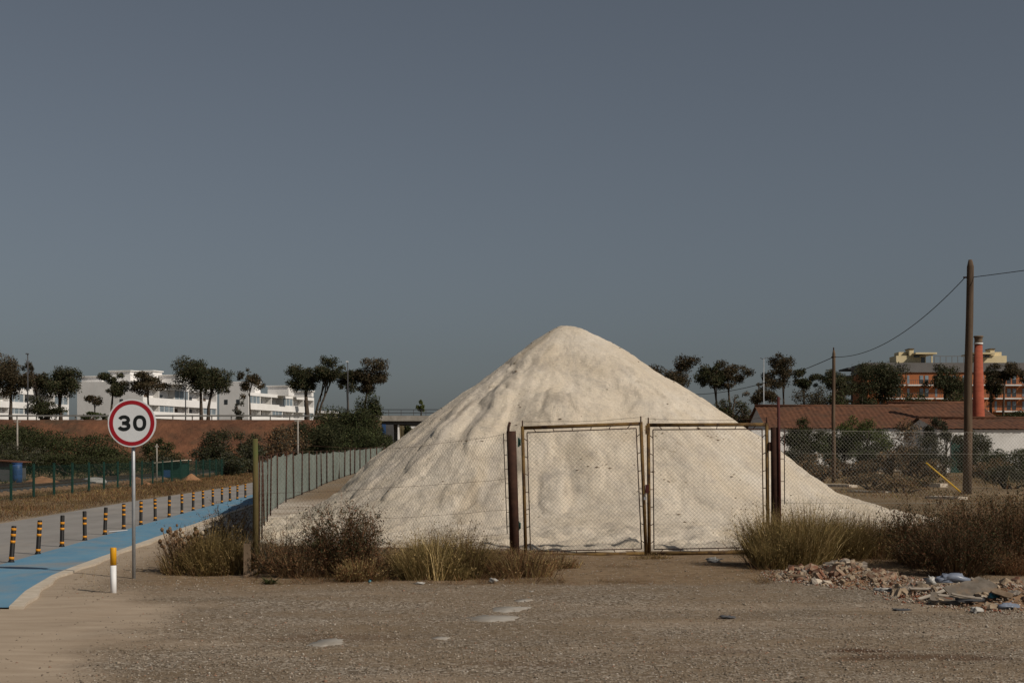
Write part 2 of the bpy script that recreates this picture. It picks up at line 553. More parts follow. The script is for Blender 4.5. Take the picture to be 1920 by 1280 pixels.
# ------------------------------------------------------------------ ground sheet
def build_ground():
    xs = np.concatenate([[-2500, -1200, -600, -300, -160, -90, -50, -30, -20, -14, -11], np.arange(-9, 9.01, .085), [10, 11, 12, 14, 17, 21, 26, 34, 50, 90, 160, 300, 600, 1200, 2500]])
    ys = np.concatenate([[-60, -20, -5, 0, 4, 6, 7], np.arange(8, 25, .085), np.arange(25, 45, .16), np.arange(45, 90, 3), [95, 110, 130, 160, 200, 260, 350, 500, 800, 1400, 2600, 4500]])
    X, Y = np.meshgrid(xs, ys)
    Z = gz(X, Y)
    V = np.stack([X, Y, Z], -1).reshape(-1, 3)
    nx, ny = len(xs), len(ys)
    i = np.arange(nx * ny).reshape(ny, nx)
    T = np.stack([i[:-1, :-1], i[:-1, 1:], i[1:, 1:], i[1:, :-1]], -1).reshape(-1, 4)
    x, y = V[:, 0], V[:, 1]
    n1 = fbm(x * .5, y * .5, 21, 5); n2 = fbm(x * .22, y * 1.1, 33, 5); n3 = fbm(x * 1.3, y * 1.3, 44, 4)
    # fine sand drifts over the lower left and beside the kerb
    sand = sstep(-.35, .45, (-3.05 - .12 * (y - 10)) - x + .9 * n1 + .3 * n3) * (1 - sstep(15.3, 17.5, y))
    sand = np.maximum(sand, .85 * (1 - sstep(.15, 1.0, x - line(LANE_R, y) - .2 + .25 * n3)) * sstep(13, 16, y) * (1 - sstep(30, 40, y)))
    sand = np.maximum(sand, .35 * sstep(.05, .35, n2) * (1 - sstep(15, 18, y)))
    for (r0, sl_, sd_) in ((9.6, .10, 1), (11.3, .10, 2), (13.4, -.03, 3), (14.9, -.03, 4)):
        yy = y - (r0 + sl_ * x + .25 * fbm(x * .25, x * 0 + sd_, 260 + sd_, 2))
        sand = np.maximum(sand, .38 * np.exp(-((yy + .35 * n1) / .30) ** 2) * sstep(-.1, .5, n1 + .4 * n3))
    # trodden brown earth in front of the gate
    edge = 17.15 + .10 * x * (x > 0) + .55 * n1 + .25 * n3 - .2 * (x < -1.5) + .35 * (x > 2.5)
    dirt = sstep(-.5, .6, y - edge) * (1 - sstep(60, 75, y))
    dirt = np.maximum(dirt, .55 * sstep(.22, .5, n2 * .8 + .25 * n3))
    dirt *= sstep(.4, 1.6, x - line(LANE_R, y) + .4 * n1)
    r = np.hypot(x - PILE[0], (y - PILE[1]))
    salt = 1 - sstep(7.2, 8.5, r + .5 * n1 + .3 * n3)
    salt *= sstep(22.5, 23.2, y + .3 * n3)
    salt = np.maximum(salt, (.5 + .35 * n3) * sstep(26, 30, y) * (1 - sstep(.5, 4.5, np.abs(x + 5.3 + .1 * (y - 32)))) * (1 - sstep(44, 52, y)))
    stain = np.zeros_like(x)
    for (px, py, rx, ry, s) in ((1640, 1220, .42, .055, 1.0), (1720, 1234, .8, .05, .7), (1310, 1222, .7, .06, .35), (1000, 1245, .5, .05, .3), (620, 1196, .6, .09, .35)):
        g = G(px, py)
        d = ((x - g[0]) / rx) ** 2 + ((y - g[1]) / (ry * 3)) ** 2 + .5 * n3
        stain = np.maximum(stain, s * (1 - sstep(.4, 1.3, d)))
    field = np.where((x < 2) & (x > -13), sstep(70, 85, y), sstep(33, 40, y + 2 * n1))
    field = np.where(x < -9, sstep(.1, .7, line(ROAD_O, y) - x + .3 * n1), field)
    field = np.where(x > 6, np.maximum(field, sstep(24, 27, y + n1)), field)
    field = np.maximum(field, sstep(12, 15, np.abs(x)) * (y > 18))
    mk = np.stack([sand, dirt, salt, np.ones_like(x)], -1)
    mk2 = np.stack([stain, field, 0 * x, np.ones_like(x)], -1)
    o = tri_mesh('ground', V, T, M_GROUND, smooth=True, attrs={'Mask': mk, 'Mask2': mk2})
    tag(o, 'brown gravel and bare earth ground', kind='structure')


build_ground()


def strip(name, y0, y1, fl, fr, z, mat, step=1.0, thick=None):
    ys = np.arange(y0, y1 + 1e-6, step)
    l = fl(ys); r = fr(ys)
    n = len(ys)
    if thick is None:
        V = np.concatenate([np.stack([l, ys, ys * 0 + z], -1), np.stack([r, ys, ys * 0 + z], -1)])
        i = np.arange(n - 1)
        T = np.stack([i, n + i, n + i + 1, i + 1], -1)
        return tri_mesh(name, V, T, mat)
    mb = MB()
    vs = []
    for a, b, y in zip(l, r, ys):
        vs += [(a, y, z - thick), (a, y, z), (b, y, z), (b, y, z - thick)]
    fs = []
    for k in range(n - 1):
        for q in range(3):
            fs.append((k * 4 + q, k * 4 + q + 1, k * 4 + q + 5, k * 4 + q + 4))
    fs += [(3, 2, 1, 0), tuple((n - 1) * 4 + q for q in range(4))]
    mb.add(vs, fs)
    return mb.build(name, mat)


tag(strip('road', 9, 180, lambda y: line(ROAD_O, y), lambda y: line(LANE_L, y) + .02, .012, M_ROAD), 'grey asphalt road', kind='structure')
tag(strip('blue_lane', 14.55, 180, lambda y: line(LANE_L, y), lambda y: line(LANE_R, y), .018, M_LANE, .5), 'blue painted cycle lane', kind='structure')
tag(strip('kerb', 14.55, 110, lambda y: line(LANE_R, y) + .003, lambda y: line(LANE_R, y) + .15 + .03 * np.sin(y * 1.3) + .02 * np.sin(y * 4.1), .030, M_KERB, .25, .12), 'pale concrete kerb edging the blue lane', kind='structure')
mb = MB()
a, b_, c_, d_ = G(203, 999.5), G(240, 996), G(238, 994.5), G(205, 997.5)
mb.add([(q[0], q[1], .023) for q in (a, b_, c_, d_)], [(0, 1, 2, 3)])
tag(mb.build('painted_dash', M_WPLAST), 'short white painted dash on the blue lane', kind='structure')

# pale crusts of concrete lying in the gravel
for px, py, w, d, sh, lab in ((958, 1139, .20, .30, .25, 'upper pale concrete crust in the gravel'), (925, 1157, .25, .27, -.2, 'lower pale concrete crust in the gravel'),
                              (612, 1205, .15, .24, .35, 'faint pale concrete crust at left in the gravel'), (826, 1197, .075, .08, 0, 'small bluish crust in the gravel'),
                              (982, 1125, .10, .12, .4, 'thin pale streak above the crusts'), (996, 1108, .03, .05, 0, 'tiny pale chip patch near the gate')):
    g = G(px, py)
    n = 26
    ring = []
    for k in range(n):
        t = 2 * math.pi * k / n
        rr = .62 + .3 * rng.random()
        x = math.cos(t) * w * rr * 1.25; y = math.sin(t) * d * rr * 1.25
        ring.append((g[0] + x + sh * y * .4, g[1] + y))
    mb = MB()
    zc = [gzs(*q) for q in ring]
    vs = [(q[0], q[1], z - .01) for q, z in zip(ring, zc)] + [(g[0] + (q[0] - g[0]) * .93, g[1] + (q[1] - g[1]) * .93, z + .006) for q, z in zip(ring, zc)] + [(g[0], g[1], gzs(g[0], g[1]) + .008)]
    fs = [(k, (k + 1) % n, n + (k + 1) % n, n + k) for k in range(n)] + [(n + k, n + (k + 1) % n, 2 * n) for k in range(n)]
    mb.add(vs, fs, 0, True)
    tag(mb.build('concrete_crust', M_PATCH), lab, kind='structure')


# loose gravel: real stones, too many to count
def build_gravel():
    n = 84000
    y = 8.6 + 13.5 * rng.random(n) ** 1.35
    x = (rng.random(n) * 2 - 1) * (y * .40 + .6)
    keep = x > line(LANE_R, y) + .35
    dens = .5 + .6 * fbm(x * .5, y * .9, 5, 4) + .25
    dens *= 1 - .93 * sstep(-.4, .6, (-2.9 - .12 * (y - 10)) - x) * (1 - sstep(15.3, 17.2, y))
    dens *= 1 - .5 * sstep(17.0, 18.2, y + .4 * fbm(x, y, 8, 3))
    keep &= rng.random(n) < dens
    x, y = x[keep], y[keep]
    n = len(x)
    z = gz(x, y)
    s = .005 + .0095 * rng.random(n) ** 2.2
    big = rng.random(n) < .02
    s[big] *= 1.6
    base = np.array([(1, 0, 0), (-1, 0, 0), (0, 1, 0), (0, -1, 0), (0, 0, .75), (0, 0, -.6)], float)
    V = base[None] * (.7 + .6 * rng.random((n, 6, 1))) * s[:, None, None]
    V += rng.normal(0, .18, (n, 6, 3)) * s[:, None, None]
    a = rng.random(n) * 6.28
    ca, sa = np.cos(a)[:, None], np.sin(a)[:, None]
    V = np.stack([V[..., 0] * ca - V[..., 1] * sa, V[..., 0] * sa + V[..., 1] * ca, V[..., 2] * .7], -1)
    V += np.stack([x, y, z + s * .12], -1)[:, None]
    t = np.array([(0, 2, 4), (2, 1, 4), (1, 3, 4), (3, 0, 4), (2, 0, 5), (1, 2, 5), (3, 1, 5), (0, 3, 5)])
    T = (t[None] + 6 * np.arange(n)[:, None, None]).reshape(-1, 3)
    tone = rng.random(n)
    pal = np.array([(.12, .095, .07), (.20, .16, .118), (.26, .215, .165), (.33, .285, .235), (.25, .15, .10), (.40, .36, .31)])
    ci = np.searchsorted(np.cumsum([.18, .34, .27, .14, .05, .02]), tone)
    cols = np.repeat(pal[np.minimum(ci, 5)] * (.92 + .36 * rng.random((n, 1))), 6, 0)
    tag(tri_mesh('gravel', V, T, M_TWIG, cols=cols), 'loose grey and brown gravel stones', kind='stuff')


build_gravel()


# ------------------------------------------------------------------ foliage builders
def blades(B, D, L, W, droop, cols):
    """tapered bent strips from base points B along unit directions D"""
    n = len(B)
    az = rng.random(n) * 6.28
    S = np.stack([np.cos(az), np.sin(az), 0 * az], -1)
    Hd = D.copy(); Hd[:, 2] = 0
    Hd /= np.linalg.norm(Hd, axis=1, keepdims=True) + 1e-6
    mid = B + D * (L * .55)[:, None]
    tip = B + D * L[:, None] + Hd * (droop * L)[:, None] * .6
    tip[:, 2] -= droop * L * .5
    w = W[:, None] * .5
    V = np.stack([B - S * w, B + S * w, mid - S * w * .8, mid + S * w * .8, tip], 1)
    t = np.array([(0, 1, 3), (0, 3, 2), (2, 3, 4)])
    T = (t[None] + 5 * np.arange(n)[:, None, None]).reshape(-1, 3)
    return V.reshape(-1, 3), T, np.repeat(cols, 5, 0)


def leaves(C, size, cols, up=0.0):
    n = len(C)
    N = rng.normal(0, 1, (n, 3)); N[:, 2] += up
    N /= np.linalg.norm(N, axis=1, keepdims=True)
    A = np.cross(N, rng.normal(0, 1, (n, 3))); A /= np.linalg.norm(A, axis=1, keepdims=True) + 1e-9
    Bv = np.cross(N, A)
    s = size[:, None]
    V = np.stack([C - A * s, C + Bv * s * .42 + N * s * .1, C + A * s, C - Bv * s * .42 + N * s * .1], 1)
    t = np.array([(0, 1, 2), (0, 2, 3)])
    T = (t[None] + 4 * np.arange(n)[:, None, None]).reshape(-1, 3)
    return V.reshape(-1, 3), T, np.repeat(cols, 4, 0)


def join(parts):
    V, T, C, b = [], [], [], 0
    for v, t, c in parts:
        V.append(v); T.append(t + b); C.append(c); b += len(v)
    return np.concatenate(V), np.concatenate(T), np.concatenate(C)


def pick(pal, n, var=.25):
    pal = np.array(pal, float)
    c = pal[rng.integers(0, len(pal), n)]
    return c * (1 - var + 2 * var * rng.random((n, 1)))


STRAW = [(.36, .255, .115), (.27, .19, .08), (.22, .17, .065), (.44, .33, .16)]
OLIVE = [(.20, .145, .052), (.25, .175, .068), (.135, .105, .04), (.34, .245, .105)]
BROWN = [(.185, .112, .055), (.125, .074, .038), (.25, .16, .08), (.09, .055, .03)]
RUSTY = [(.20, .09, .042), (.15, .07, .036), (.25, .135, .065)]
DARKG = [(.032, .037, .017), (.045, .049, .021), (.058, .055, .025)]
PINE = [(.044, .054, .024), (.060, .058, .027), (.075, .060, .031), (.034, .038, .019)]
PINEB = [(.065, .052, .028), (.095, .062, .035), (.05, .043, .024), (.075, .062, .034)]
MIDG = [(.052, .066, .022), (.07, .08, .03), (.04, .052, .02)]
YELG = [(.10, .12, .035), (.13, .14, .045), (.075, .095, .03)]
GREYG = [(.07, .07, .05), (.09, .085, .06), (.055, .05, .035)]


def grass_clump(label, px, py, w, d, h, n, pal, lean=.45, group=None, width=.0068, straight=.65, name='grass_clump'):
    """tussock of dry stems; px, py is the foot in the photograph"""
    g = G(px, py)
    z0 = gzs(g[0], g[1])
    t = thing(name, label, 'grass', (g[0], g[1], z0), group)
    nt_ = max(6, int(14 * w))
    ta = rng.random(nt_) * 6.28; tr = rng.random(nt_) ** .5
    tx = np.cos(ta) * tr * w * .42; ty = np.sin(ta) * tr * d * .42
    th_ = .42 + .66 * rng.random(nt_); tc = .6 + .75 * rng.random(nt_); tl = rng.normal(0, .5, (nt_, 2))
    k = rng.integers(0, nt_, n)
    q = rng.random(n) * 6.28; rr = .09 * rng.random(n) ** .5 * (1 + w)
    bx = g[0] + tx[k] + np.cos(q) * rr; by = g[1] + ty[k] + np.sin(q) * rr
    B = np.stack([bx, by, gz(bx, by) - .02], -1)
    r = np.minimum(np.hypot((bx - g[0]) / (w * .5), (by - g[1]) / (d * .5)), 1)
    lm = lean * (.35 + .65 * rng.random(n))
    D = np.stack([lm * (tx[k] / (w * .5) * .7 + np.cos(q) * .6 + tl[k, 0]), lm * (ty[k] / (d * .5) * .7 + np.sin(q) * .6 + tl[k, 1]), np.ones(n)], -1)
    D[:, :2] += rng.normal(0, .16, (n, 2))
    wild = rng.random(n) < .14
    D[wild, :2] += rng.normal(0, .8, (wild.sum(), 2))
    D /= np.linalg.norm(D, axis=1, keepdims=True)
    L = h * th_[k] * (.3 + .7 * rng.random(n) ** .7) * (1.08 - .3 * r)
    C0 = pick(pal, n) * tc[k][:, None]
    V, T, C = blades(B, D, L, width * (.6 + .9 * rng.random(n)), straight * rng.random(n) ** 1.5, C0)
    tri_mesh('stems', V, T, M_DRY, t, C)
    # feathery leaflets and seed heads along the upper stems
    k = rng.integers(0, n, int(n * 1.6))
    f = .25 + .75 * rng.random(len(k)) ** .7
    tips = B[k] + D[k] * (L[k] * f)[:, None] + rng.normal(0, .016, (len(k), 3)) + np.stack([0 * f, 0 * f, -.06 * f * L[k]], -1)
    tips = tips[tips[:, 2] > z0 + .02]
    V2, T2, C2 = leaves(tips, .006 + .012 * rng.random(len(tips)) ** 1.5, pick(pal, len(tips), .4) * 1.0)
    tri_mesh('seed_heads', V2, T2, M_DRY, t, C2)
    return t


def shrub(label, px, py, w, d, h, nst, nlf, stempal, leafpal, leaf=.011, spread=.75, group=None, bare=.0, name='shrub'):
    """twiggy shrub: arching stems that fork, small leaves along the outer half"""
    g = G(px, py)
    z0 = gzs(g[0], g[1])
    t = thing(name, label, 'shrub', (g[0], g[1], z0), group)
    n = nst
    a = rng.random(n) * 6.28
    r = .25 * rng.random(n) ** .5
    B = np.stack([g[0] + np.cos(a) * r * w, g[1] + np.sin(a) * r * d, np.full(n, z0 - .03)], -1)
    out = spread * rng.random(n) ** .7
    up = h * (.45 + .55 * rng.random(n)) * (1 - .45 * out ** 2)
    E = B + np.stack([np.cos(a) * out * w * .5, np.sin(a) * out * d * .5, up], -1)
    E += rng.normal(0, .04, (n, 3))
    parts = []
    Dv = E - B; L = np.linalg.norm(Dv, axis=1); Dv /= L[:, None]
    parts.append(blades(B, Dv, L, np.full(n, .009), .15 * rng.random(n), pick(stempal, n)))
    m = n * 5
    k = rng.integers(0, n, m); tt = .35 + .65 * rng.random(m)
    Bt = B[k] + (E - B)[k] * tt[:, None]
    Dt = Dv[k] + rng.normal(0, .55, (m, 3)); Dt /= np.linalg.norm(Dt, axis=1, keepdims=True)
    Lt = (.08 + .20 * rng.random(m)) * min(1.2, h)
    parts.append(blades(Bt, Dt, Lt, np.full(m, .0045), .3 * rng.random(m), pick(stempal, m)))
    V, T, C = join(parts)
    tri_mesh('twigs', V, T, M_TWIG, t, C)
    tone = .55 + .95 * rng.random(n) ** 1.5
    q = rng.integers(0, m, nlf); u = rng.random(nlf)
    Cc = Bt[q] + Dt[q] * (Lt[q] * u)[:, None] + rng.normal(0, .012, (nlf, 3))
    ok = Cc[:, 2] > z0
    Cc = Cc[ok]; lt = tone[k[q[ok]]][:, None]
    V, T, C = leaves(Cc, leaf * (.6 + .9 * rng.random(len(Cc))), pick(leafpal, len(Cc)) * lt)
    tri_mesh('leaves', V, T, M_LEAF, t, C)
    return t


def crown_cloud(c, rx, ry, rz, nclus, nleaf, size, pal, flat_bottom=0.0, lump=.36):
    """uneven crown: leaf clumps spread through a lumpy volume with gaps between them"""
    nclus = int(nclus * 1.25)
    u = rng.normal(0, 1, (nclus, 3)); u /= np.linalg.norm(u, axis=1, keepdims=True)
    rad = .15 + .78 * rng.random(nclus) ** .6
    K = u * rad[:, None]
    K[:, 0] += .12 * K[:, 2] * rng.normal(); K[:, 2] += .10 * np.sin(K[:, 0] * 5 + rng.random() * 6)
    if flat_bottom: K[:, 2] = np.where(K[:, 2] < 0, K[:, 2] * (1 - flat_bottom), K[:, 2])
    cr = lump * (.38 + .85 * rng.random(nclus)) * (1.15 - .35 * rad)
    wgt = cr ** 2; wgt /= wgt.sum()
    k = rng.choice(nclus, nleaf, p=wgt)
    e = rng.normal(0, 1, (nleaf, 3)); e /= np.linalg.norm(e, axis=1, keepdims=True)
    e *= (rng.random(nleaf) ** .45)[:, None] * cr[k][:, None]
    e += rng.normal(0, .045, (nleaf, 3))
    e[:, 2] *= .85
    Q = (K[k] + e) * np.array([rx, ry, rz]) + c
    tone = (.8 + .4 * rng.random(nclus))[k][:, None]
    cols = pick(pal, nleaf, .2) * tone
    V, T, C = leaves(Q, size * (.6 + .8 * rng.random(nleaf)), cols, .3)
    return (V, T, C), K * np.array([rx, ry, rz]) + c


def tree(label, x0, x1, ytop, ybot, trunks, Y, pal, dens=1.0, base=None, group=None, cat='tree', name='tree', flat_bottom=.25, nclus=16, lump=.40, leafpx=3.0, crowns=None, tw=7.0):
    """tree whose crown fills the photo box x0..x1, ytop..ybot at depth Y; trunks = [(px_foot, py_foot, px_top)]"""
    foot = P(trunks[0][0], trunks[0][1], Y)
    if base is not None: foot[2] = base
    t = thing(name, label, cat, foot, group)
    s = Y / F
    boxes = crowns or [(x0, x1, ytop, ybot)]
    pts_all = []
    parts = []
    for (a, b, yt, yb) in boxes:
        c = P((a + b) / 2, (yt + yb) / 2, Y)
        rx, rz = (b - a) / 2 * s * 1.22, (yb - yt) / 2 * s * 1.2
        n = int(dens * 17.0 * (b - a) * (yb - yt) / (leafpx ** 2)) + 300
        cl, K = crown_cloud(c, rx, rx * .9, rz, nclus, n, leafpx * s * .62, pal, flat_bottom, lump)
        parts.append(cl); pts_all.append(K)
    V, T, C = join(parts)
    tri_mesh('crown', V, T, M_LEAF, t, C)
    K = np.concatenate(pts_all)
    for j, (pf, yf, pt) in enumerate(trunks):
        f = P(pf, yf, Y)
        f[2] = foot[2] - .3
        top = P(pt, (boxes[min(j, len(boxes) - 1)][2] * .35 + boxes[min(j, len(boxes) - 1)][3] * .65), Y)
        m1 = f + (top - f) * .45 + np.array([rng.normal(0, .02), 0, 0]) * (top[2] - f[2])
        mb = MB()
        rr = tw * s * .5
        mb.tube([f, f + (m1 - f) * .5 + [rng.normal(0, .1), 0, 0], m1, top], [rr * 1.25, rr, rr * .85, rr * .45], 7)
        near = K[np.argsort(np.abs(K[:, 0] - top[0]))][:6]
        for q in near:
            st = f + (top - f) * (.5 + .45 * rng.random())
            md = st + (q - st) * .5 + np.array([0, 0, .12 * np.linalg.norm(q - st)])
            mb.tube([st, md, q], [rr * .5, rr * .32, rr * .12], 5)
        mb.build('trunk', M_BARK, t)
    return t


def bush(label, x0, x1, ytop, ybot, Y, pal, dens=1.0, leafpx=3.2, nclus=14, group=None, base=0.0, cat='bush', name='bush', lump=.5):
    """dense bush standing on the ground, crown reaching down to it"""
    s = Y / F
    c = P((x0 + x1) / 2, ybot, Y)
    top = P(0, ytop, Y)[2]
    bz = base
    t = thing(name, label, cat, (c[0], c[1], bz), group)
    rx = (x1 - x0) / 2 * s * 1.12
    rz = (top - bz) / 2 * 1.16
    cen = np.array([c[0], c[1], bz + rz * .98])
    n = int(dens * 11.0 * (x1 - x0) * ((top - bz) / s) / leafpx ** 2) + 200
    (V, T, C), K = crown_cloud(cen, rx, rx * .8, rz, nclus, n, leafpx * s * .62, pal, 0, lump)
    V = V.copy(); V[:, 2] = np.maximum(V[:, 2], bz - .02)
    tri_mesh('foliage', V, T, M_LEAF, t, C)
    mb = MB()
    for q in K[:6]:
        f = np.array([c[0] + rng.normal(0, .1) * rx, c[1] + rng.normal(0, .1) * rx, bz - .1])
        mb.tube([f, (f + q) / 2 + np.array([0, 0, .1 * rz]), q], [3.0 * s, 2.0 * s, .8 * s], 5)
    mb.build('stem', M_BARK, t)
    return t


# ------------------------------------------------------------------ earth bank, plateau and far ground
BANKZ = P(0, 787, 200)[2]


def build_bank(name, xa, xb, face, top, label, y0=186.0, zt=BANKZ, yback=620):
    xs = np.linspace(xa, xb, 120)
    prof = [(-.3, 0.0), (0, .0), (.08, .05), (.25, .3), (.45, .62), (.7, .9), (.85, .985), (1.0, 1.0)]
    V = []
    for u, hgt in prof:
        y = y0 + u * 13
        wob = 1.6 * fbm(xs * .12, xs * 0 + u * 1.5, 50, 4) * (0 < hgt < 1)
        V.append(np.stack([xs, y + wob, hgt * zt + (.35 * fbm(xs * .3, xs * 0 + u * 3, 60, 3) if 0 < hgt < .95 else 0 * xs) - (.3 if hgt == 0 else 0)], -1))
    V.append(np.stack([xs, xs * 0 + yback, xs * 0 + zt], -1))
    nr = len(V); nx = len(xs)
    V = np.concatenate(V)
    i = np.arange(nr * nx).reshape(nr, nx)
    T = np.stack([i[:-1, :-1], i[:-1, 1:], i[1:, 1:], i[1:, :-1]], -1)
    o = tri_mesh(name, V, T[:-1].reshape(-1, 4), face, smooth=True)
    tag(o, label, kind='structure')
    # end walls and flat top
    mb = MB()
    mb.add(V[-2 * nx:], [(k, k + 1, nx + k + 1, nx + k) for k in range(nx - 1)])
    for col in (0, nx - 1):
        ring = [i[r, col] for r in range(nr)]
        pts = [V[q] for q in ring] + [np.array([V[ring[-1]][0], yback, -.3])]
        mb.add(pts, [tuple(range(len(pts)))])
    o2 = mb.build(name.replace('bank', 'plateau'), top)
    tag(o2, label.replace('face', 'top'), kind='structure')


build_bank('earth_bank', -150, -18.4, M_BANK, M_TURF, 'steep red earth bank face below the white flats')
build_bank('grass_bank', 18, 230, M_TURF, M_TURF, 'overgrown bank face beyond the sheds', y0=192, zt=5.6)

# ------------------------------------------------------------------ salt pile
LOBES = []


def pile_height(X, Y):
    dx = X - PILE[0]; dy = Y - PILE[1]
    r0 = np.hypot(dx, dy); th = np.arctan2(dy, dx)
    pw = np.where(dx < 0, 2.9, 2.35)                       # squarish plan: a broad front and left face
    r = (np.abs(dx) ** pw + np.abs(dy) ** pw + 1e-9) ** (1 / pw)
    r = r0 + (r - r0) * sstep(.2, 1.5, r0)
    # ragged edges: warp the radius a little with direction and height
    warp = .18 * fbm(th * 2.2 + 5, r * .25, 70, 4) * sstep(.3, 2.5, r)
    rr = r * (1 + .35 * warp * .5)
    pl = np.interp(rr, [0, .1, .35, .67, 1.38, 2.19, 3.0, 3.94, 4.88, 5.7, 6.5, 9], [4.37, 4.36, 4.22, 4.02, 3.40, 2.82, 2.23, 1.55, .68, .16, 0, -.15])
    pr = np.interp(rr, [0, .25, .49, 1.0, 1.42, 2.0, 2.82, 3.4, 4.57, 5.16, 5.74, 6.3, 7.37, 8.2, 9], [4.37, 4.34, 4.25, 4.0, 3.74, 3.33, 2.81, 2.40, 1.53, 1.08, .72, .54, .26, .06, -.12])
    pf = np.interp(rr, [0, .25, .5, 1.4, 2.4, 3.5, 4.6, 5.6, 6.4, 7.2, 7.8, 9], [4.37, 4.33, 4.22, 3.70, 3.02, 2.22, 1.42, .74, .34, .13, .02, -.15])
    c, s = np.cos(th), np.sin(th)
    wl = np.clip(-c, 0, 1) ** 2; wr = np.clip(c, 0, 1) ** 2; wf = s ** 2
    h = (pl * wl + pr * wr + pf * wf) / (wl + wr + wf)
    body = sstep(-.05, .7, h) * sstep(.15, 1.4, r)
    # slides run down the left flank: each leaves an edge with the ground lower on its left
    tw = th + .16 * fbm(dx * .45, dy * .45, 80, 4) * sstep(.6, 2.5, r)
    for (t0, wd, dep, ra, rb) in ((-2.10, .07, .10, 1.1, 3.6), (-2.40, .035, .10, 1.6, 6.8), (-2.58, .03, .08, 2.8, 7), (-2.72, .03, .10, 2.0, 7), (-2.88, .03, .10, 2.6, 7), (-1.80, .07, .11, 2.6, 5.6), (-1.45, .09, .08, 3.4, 6.5), (-2.25, .03, .07, 3.2, 7), (-3.0, .05, .08, 1.6, 4.2), (-1.15, .06, .06, 2.0, 5.5)):
        on = sstep(ra, ra + .9, r) * (1 - sstep(rb - 1.2, rb, r))
        rise = 1 - sstep(t0 - wd, t0 + wd, tw)
        back = 1 - sstep(t0 - .34, t0 - .04, tw)
        h = h - body * on * dep * .75 * (rise - back)
    left = .2 + .8 * sstep(-.1, .8, -c - .25 * s)
    gul = 1 - np.abs(fbm(tw * 4.6, r * .16, 90, 4, .55)) * 2
    gul2 = fbm(tw * 11, r * .35, 95, 4, .55)
    h = h + body * left * sstep(1.0, 3.5, r) * (.03 * (gul - .55) + .035 * gul2)
    # slumped lobes with steep scarps
    wx = dx + .5 * fbm(dx * .6, dy * .6, 101, 3); wy = dy + .5 * fbm(dx * .6, dy * .6, 111, 3)
    l = fbm(wx * .55, wy * .55 + .3 * wx, 120, 4, .5)
    terr = np.floor(l * 4.0) / 4.0 + sstep(.0, .12, (l * 4.0) % 1) / 4.0
    h = h + body * sstep(.5, 2.0, r) * (.095 * terr + .05 * l) * (.4 + .9 * sstep(-.1, .5, fbm(dx * .4 + 9, dy * .4, 125, 3)))
    h = h + body * .020 * fbm(dx * 3.4, dy * 2.6, 130, 4, .55) + .016 * sstep(-.02, .3, h) * fbm(dx * 8, dy * 8, 140, 4, .65)
    crust = sstep(-.05, .35, fbm(dx * .9 + 4, dy * .9, 148, 3)) * (.45 + .55 * sstep(-.3, .6, -c))
    h = h + body * crust * .05 * (.5 - np.abs(fbm(dx * 4.5, dy * 4.5, 149, 4, .6)) * 1.6)
    # rills and slipped tongues of salt with a crisp lower edge
    h = h + body * left * .014 * fbm(tw * 30, r * .6, 145, 4, .6)
    for (lx, ly, ra_, rw, amp) in LOBES:
        ux, uy = lx - PILE[0], ly - PILE[1]
        n_ = math.hypot(ux, uy); ux, uy = ux / n_, uy / n_
        a_ = ((X - lx) * ux + (Y - ly) * uy) / ra_; b_ = (-(X - lx) * uy + (Y - ly) * ux) / rw
        wob_ = .22 * fbm(dx * 2.2, dy * 2.2, 147, 3)
        d2 = np.where(a_ > 0, a_ ** 2, (a_ / 2.2) ** 2) + b_ ** 2 + wob_
        h = h + amp * np.sqrt(np.clip(1 - d2, 0, 1)) * np.clip(1 + .45 * a_, 0, 1.5)
    # lumpy crust around the toe
    toe = sstep(-.12, .05, h) * (1 - sstep(.15, .5, h))
    h = h + toe * (.15 * np.maximum(fbm(dx * 2.4, dy * 4.5, 150, 4), -.2) + .02 * fbm(dx * 10, dy * 10, 160, 3))
    return h


def on_pile(px, py):
    """point of the heap's face on the sight line through photo pixel px, py"""
    yy = np.linspace(23, 33, 400)
    xx = (px - 960) * yy / F; zz_ = CAMZ - (py - HY) * yy / F
    k = np.argmax(pile_height(xx, yy) > zz_)
    return xx[k], yy[k]


LOBES += [(*on_pile(px, py), ra_, rw, amp) for (px, py, ra_, rw, amp) in (
    (1000, 665, .35, .55, .10), (935, 745, .35, .40, .11), (985, 722, .30, .50, .09), (1055, 770, .45, .38, .11), (1110, 765, .35, .45, .07), (1150, 700, .4, .6, .06),
    (850, 800, .5, .30, .10), (800, 850, .6, .26, .09), (905, 815, .6, .28, .09), (1000, 850, .55, .35, .09), (1040, 930, .6, .28, .10), (1100, 880, .6, .35, .07),
    (760, 905, .6, .25, .09), (700, 905, .5, .22, .09), (860, 925, .6, .30, .08), (1290, 850, .7, .40, .05), (1230, 930, .6, .4, .06), (940, 940, .5, .3, .07), (1340, 930, .6, .4, .05))]
xs = np.arange(PILE[0] - 8.6, PILE[0] + 9.6, .042)
ys = np.arange(PILE[1] - 8.6, PILE[1] + 8.4, .042)
PX, PY = np.meshgrid(xs, ys)
PH = pile_height(PX, PY)
V = np.stack([PX, PY, PH], -1).reshape(-1, 3)
i = np.arange(PX.size).reshape(PX.shape)
T = np.stack([i[:-1, :-1], i[:-1, 1:], i[1:, 1:], i[1:, :-1]], -1).reshape(-1, 4)
T = T[(V[T][:, :, 2] > -.06).any(1)]
used = np.unique(T); remap = np.zeros(len(V), int); remap[used] = np.arange(len(used))
pile = thing('salt_pile', 'huge cream white pile of salt behind the wire gates', 'salt pile', (PILE[0], PILE[1], 0))
dxp, dyp = V[used][:, 0] - PILE[0], V[used][:, 1] - PILE[1]
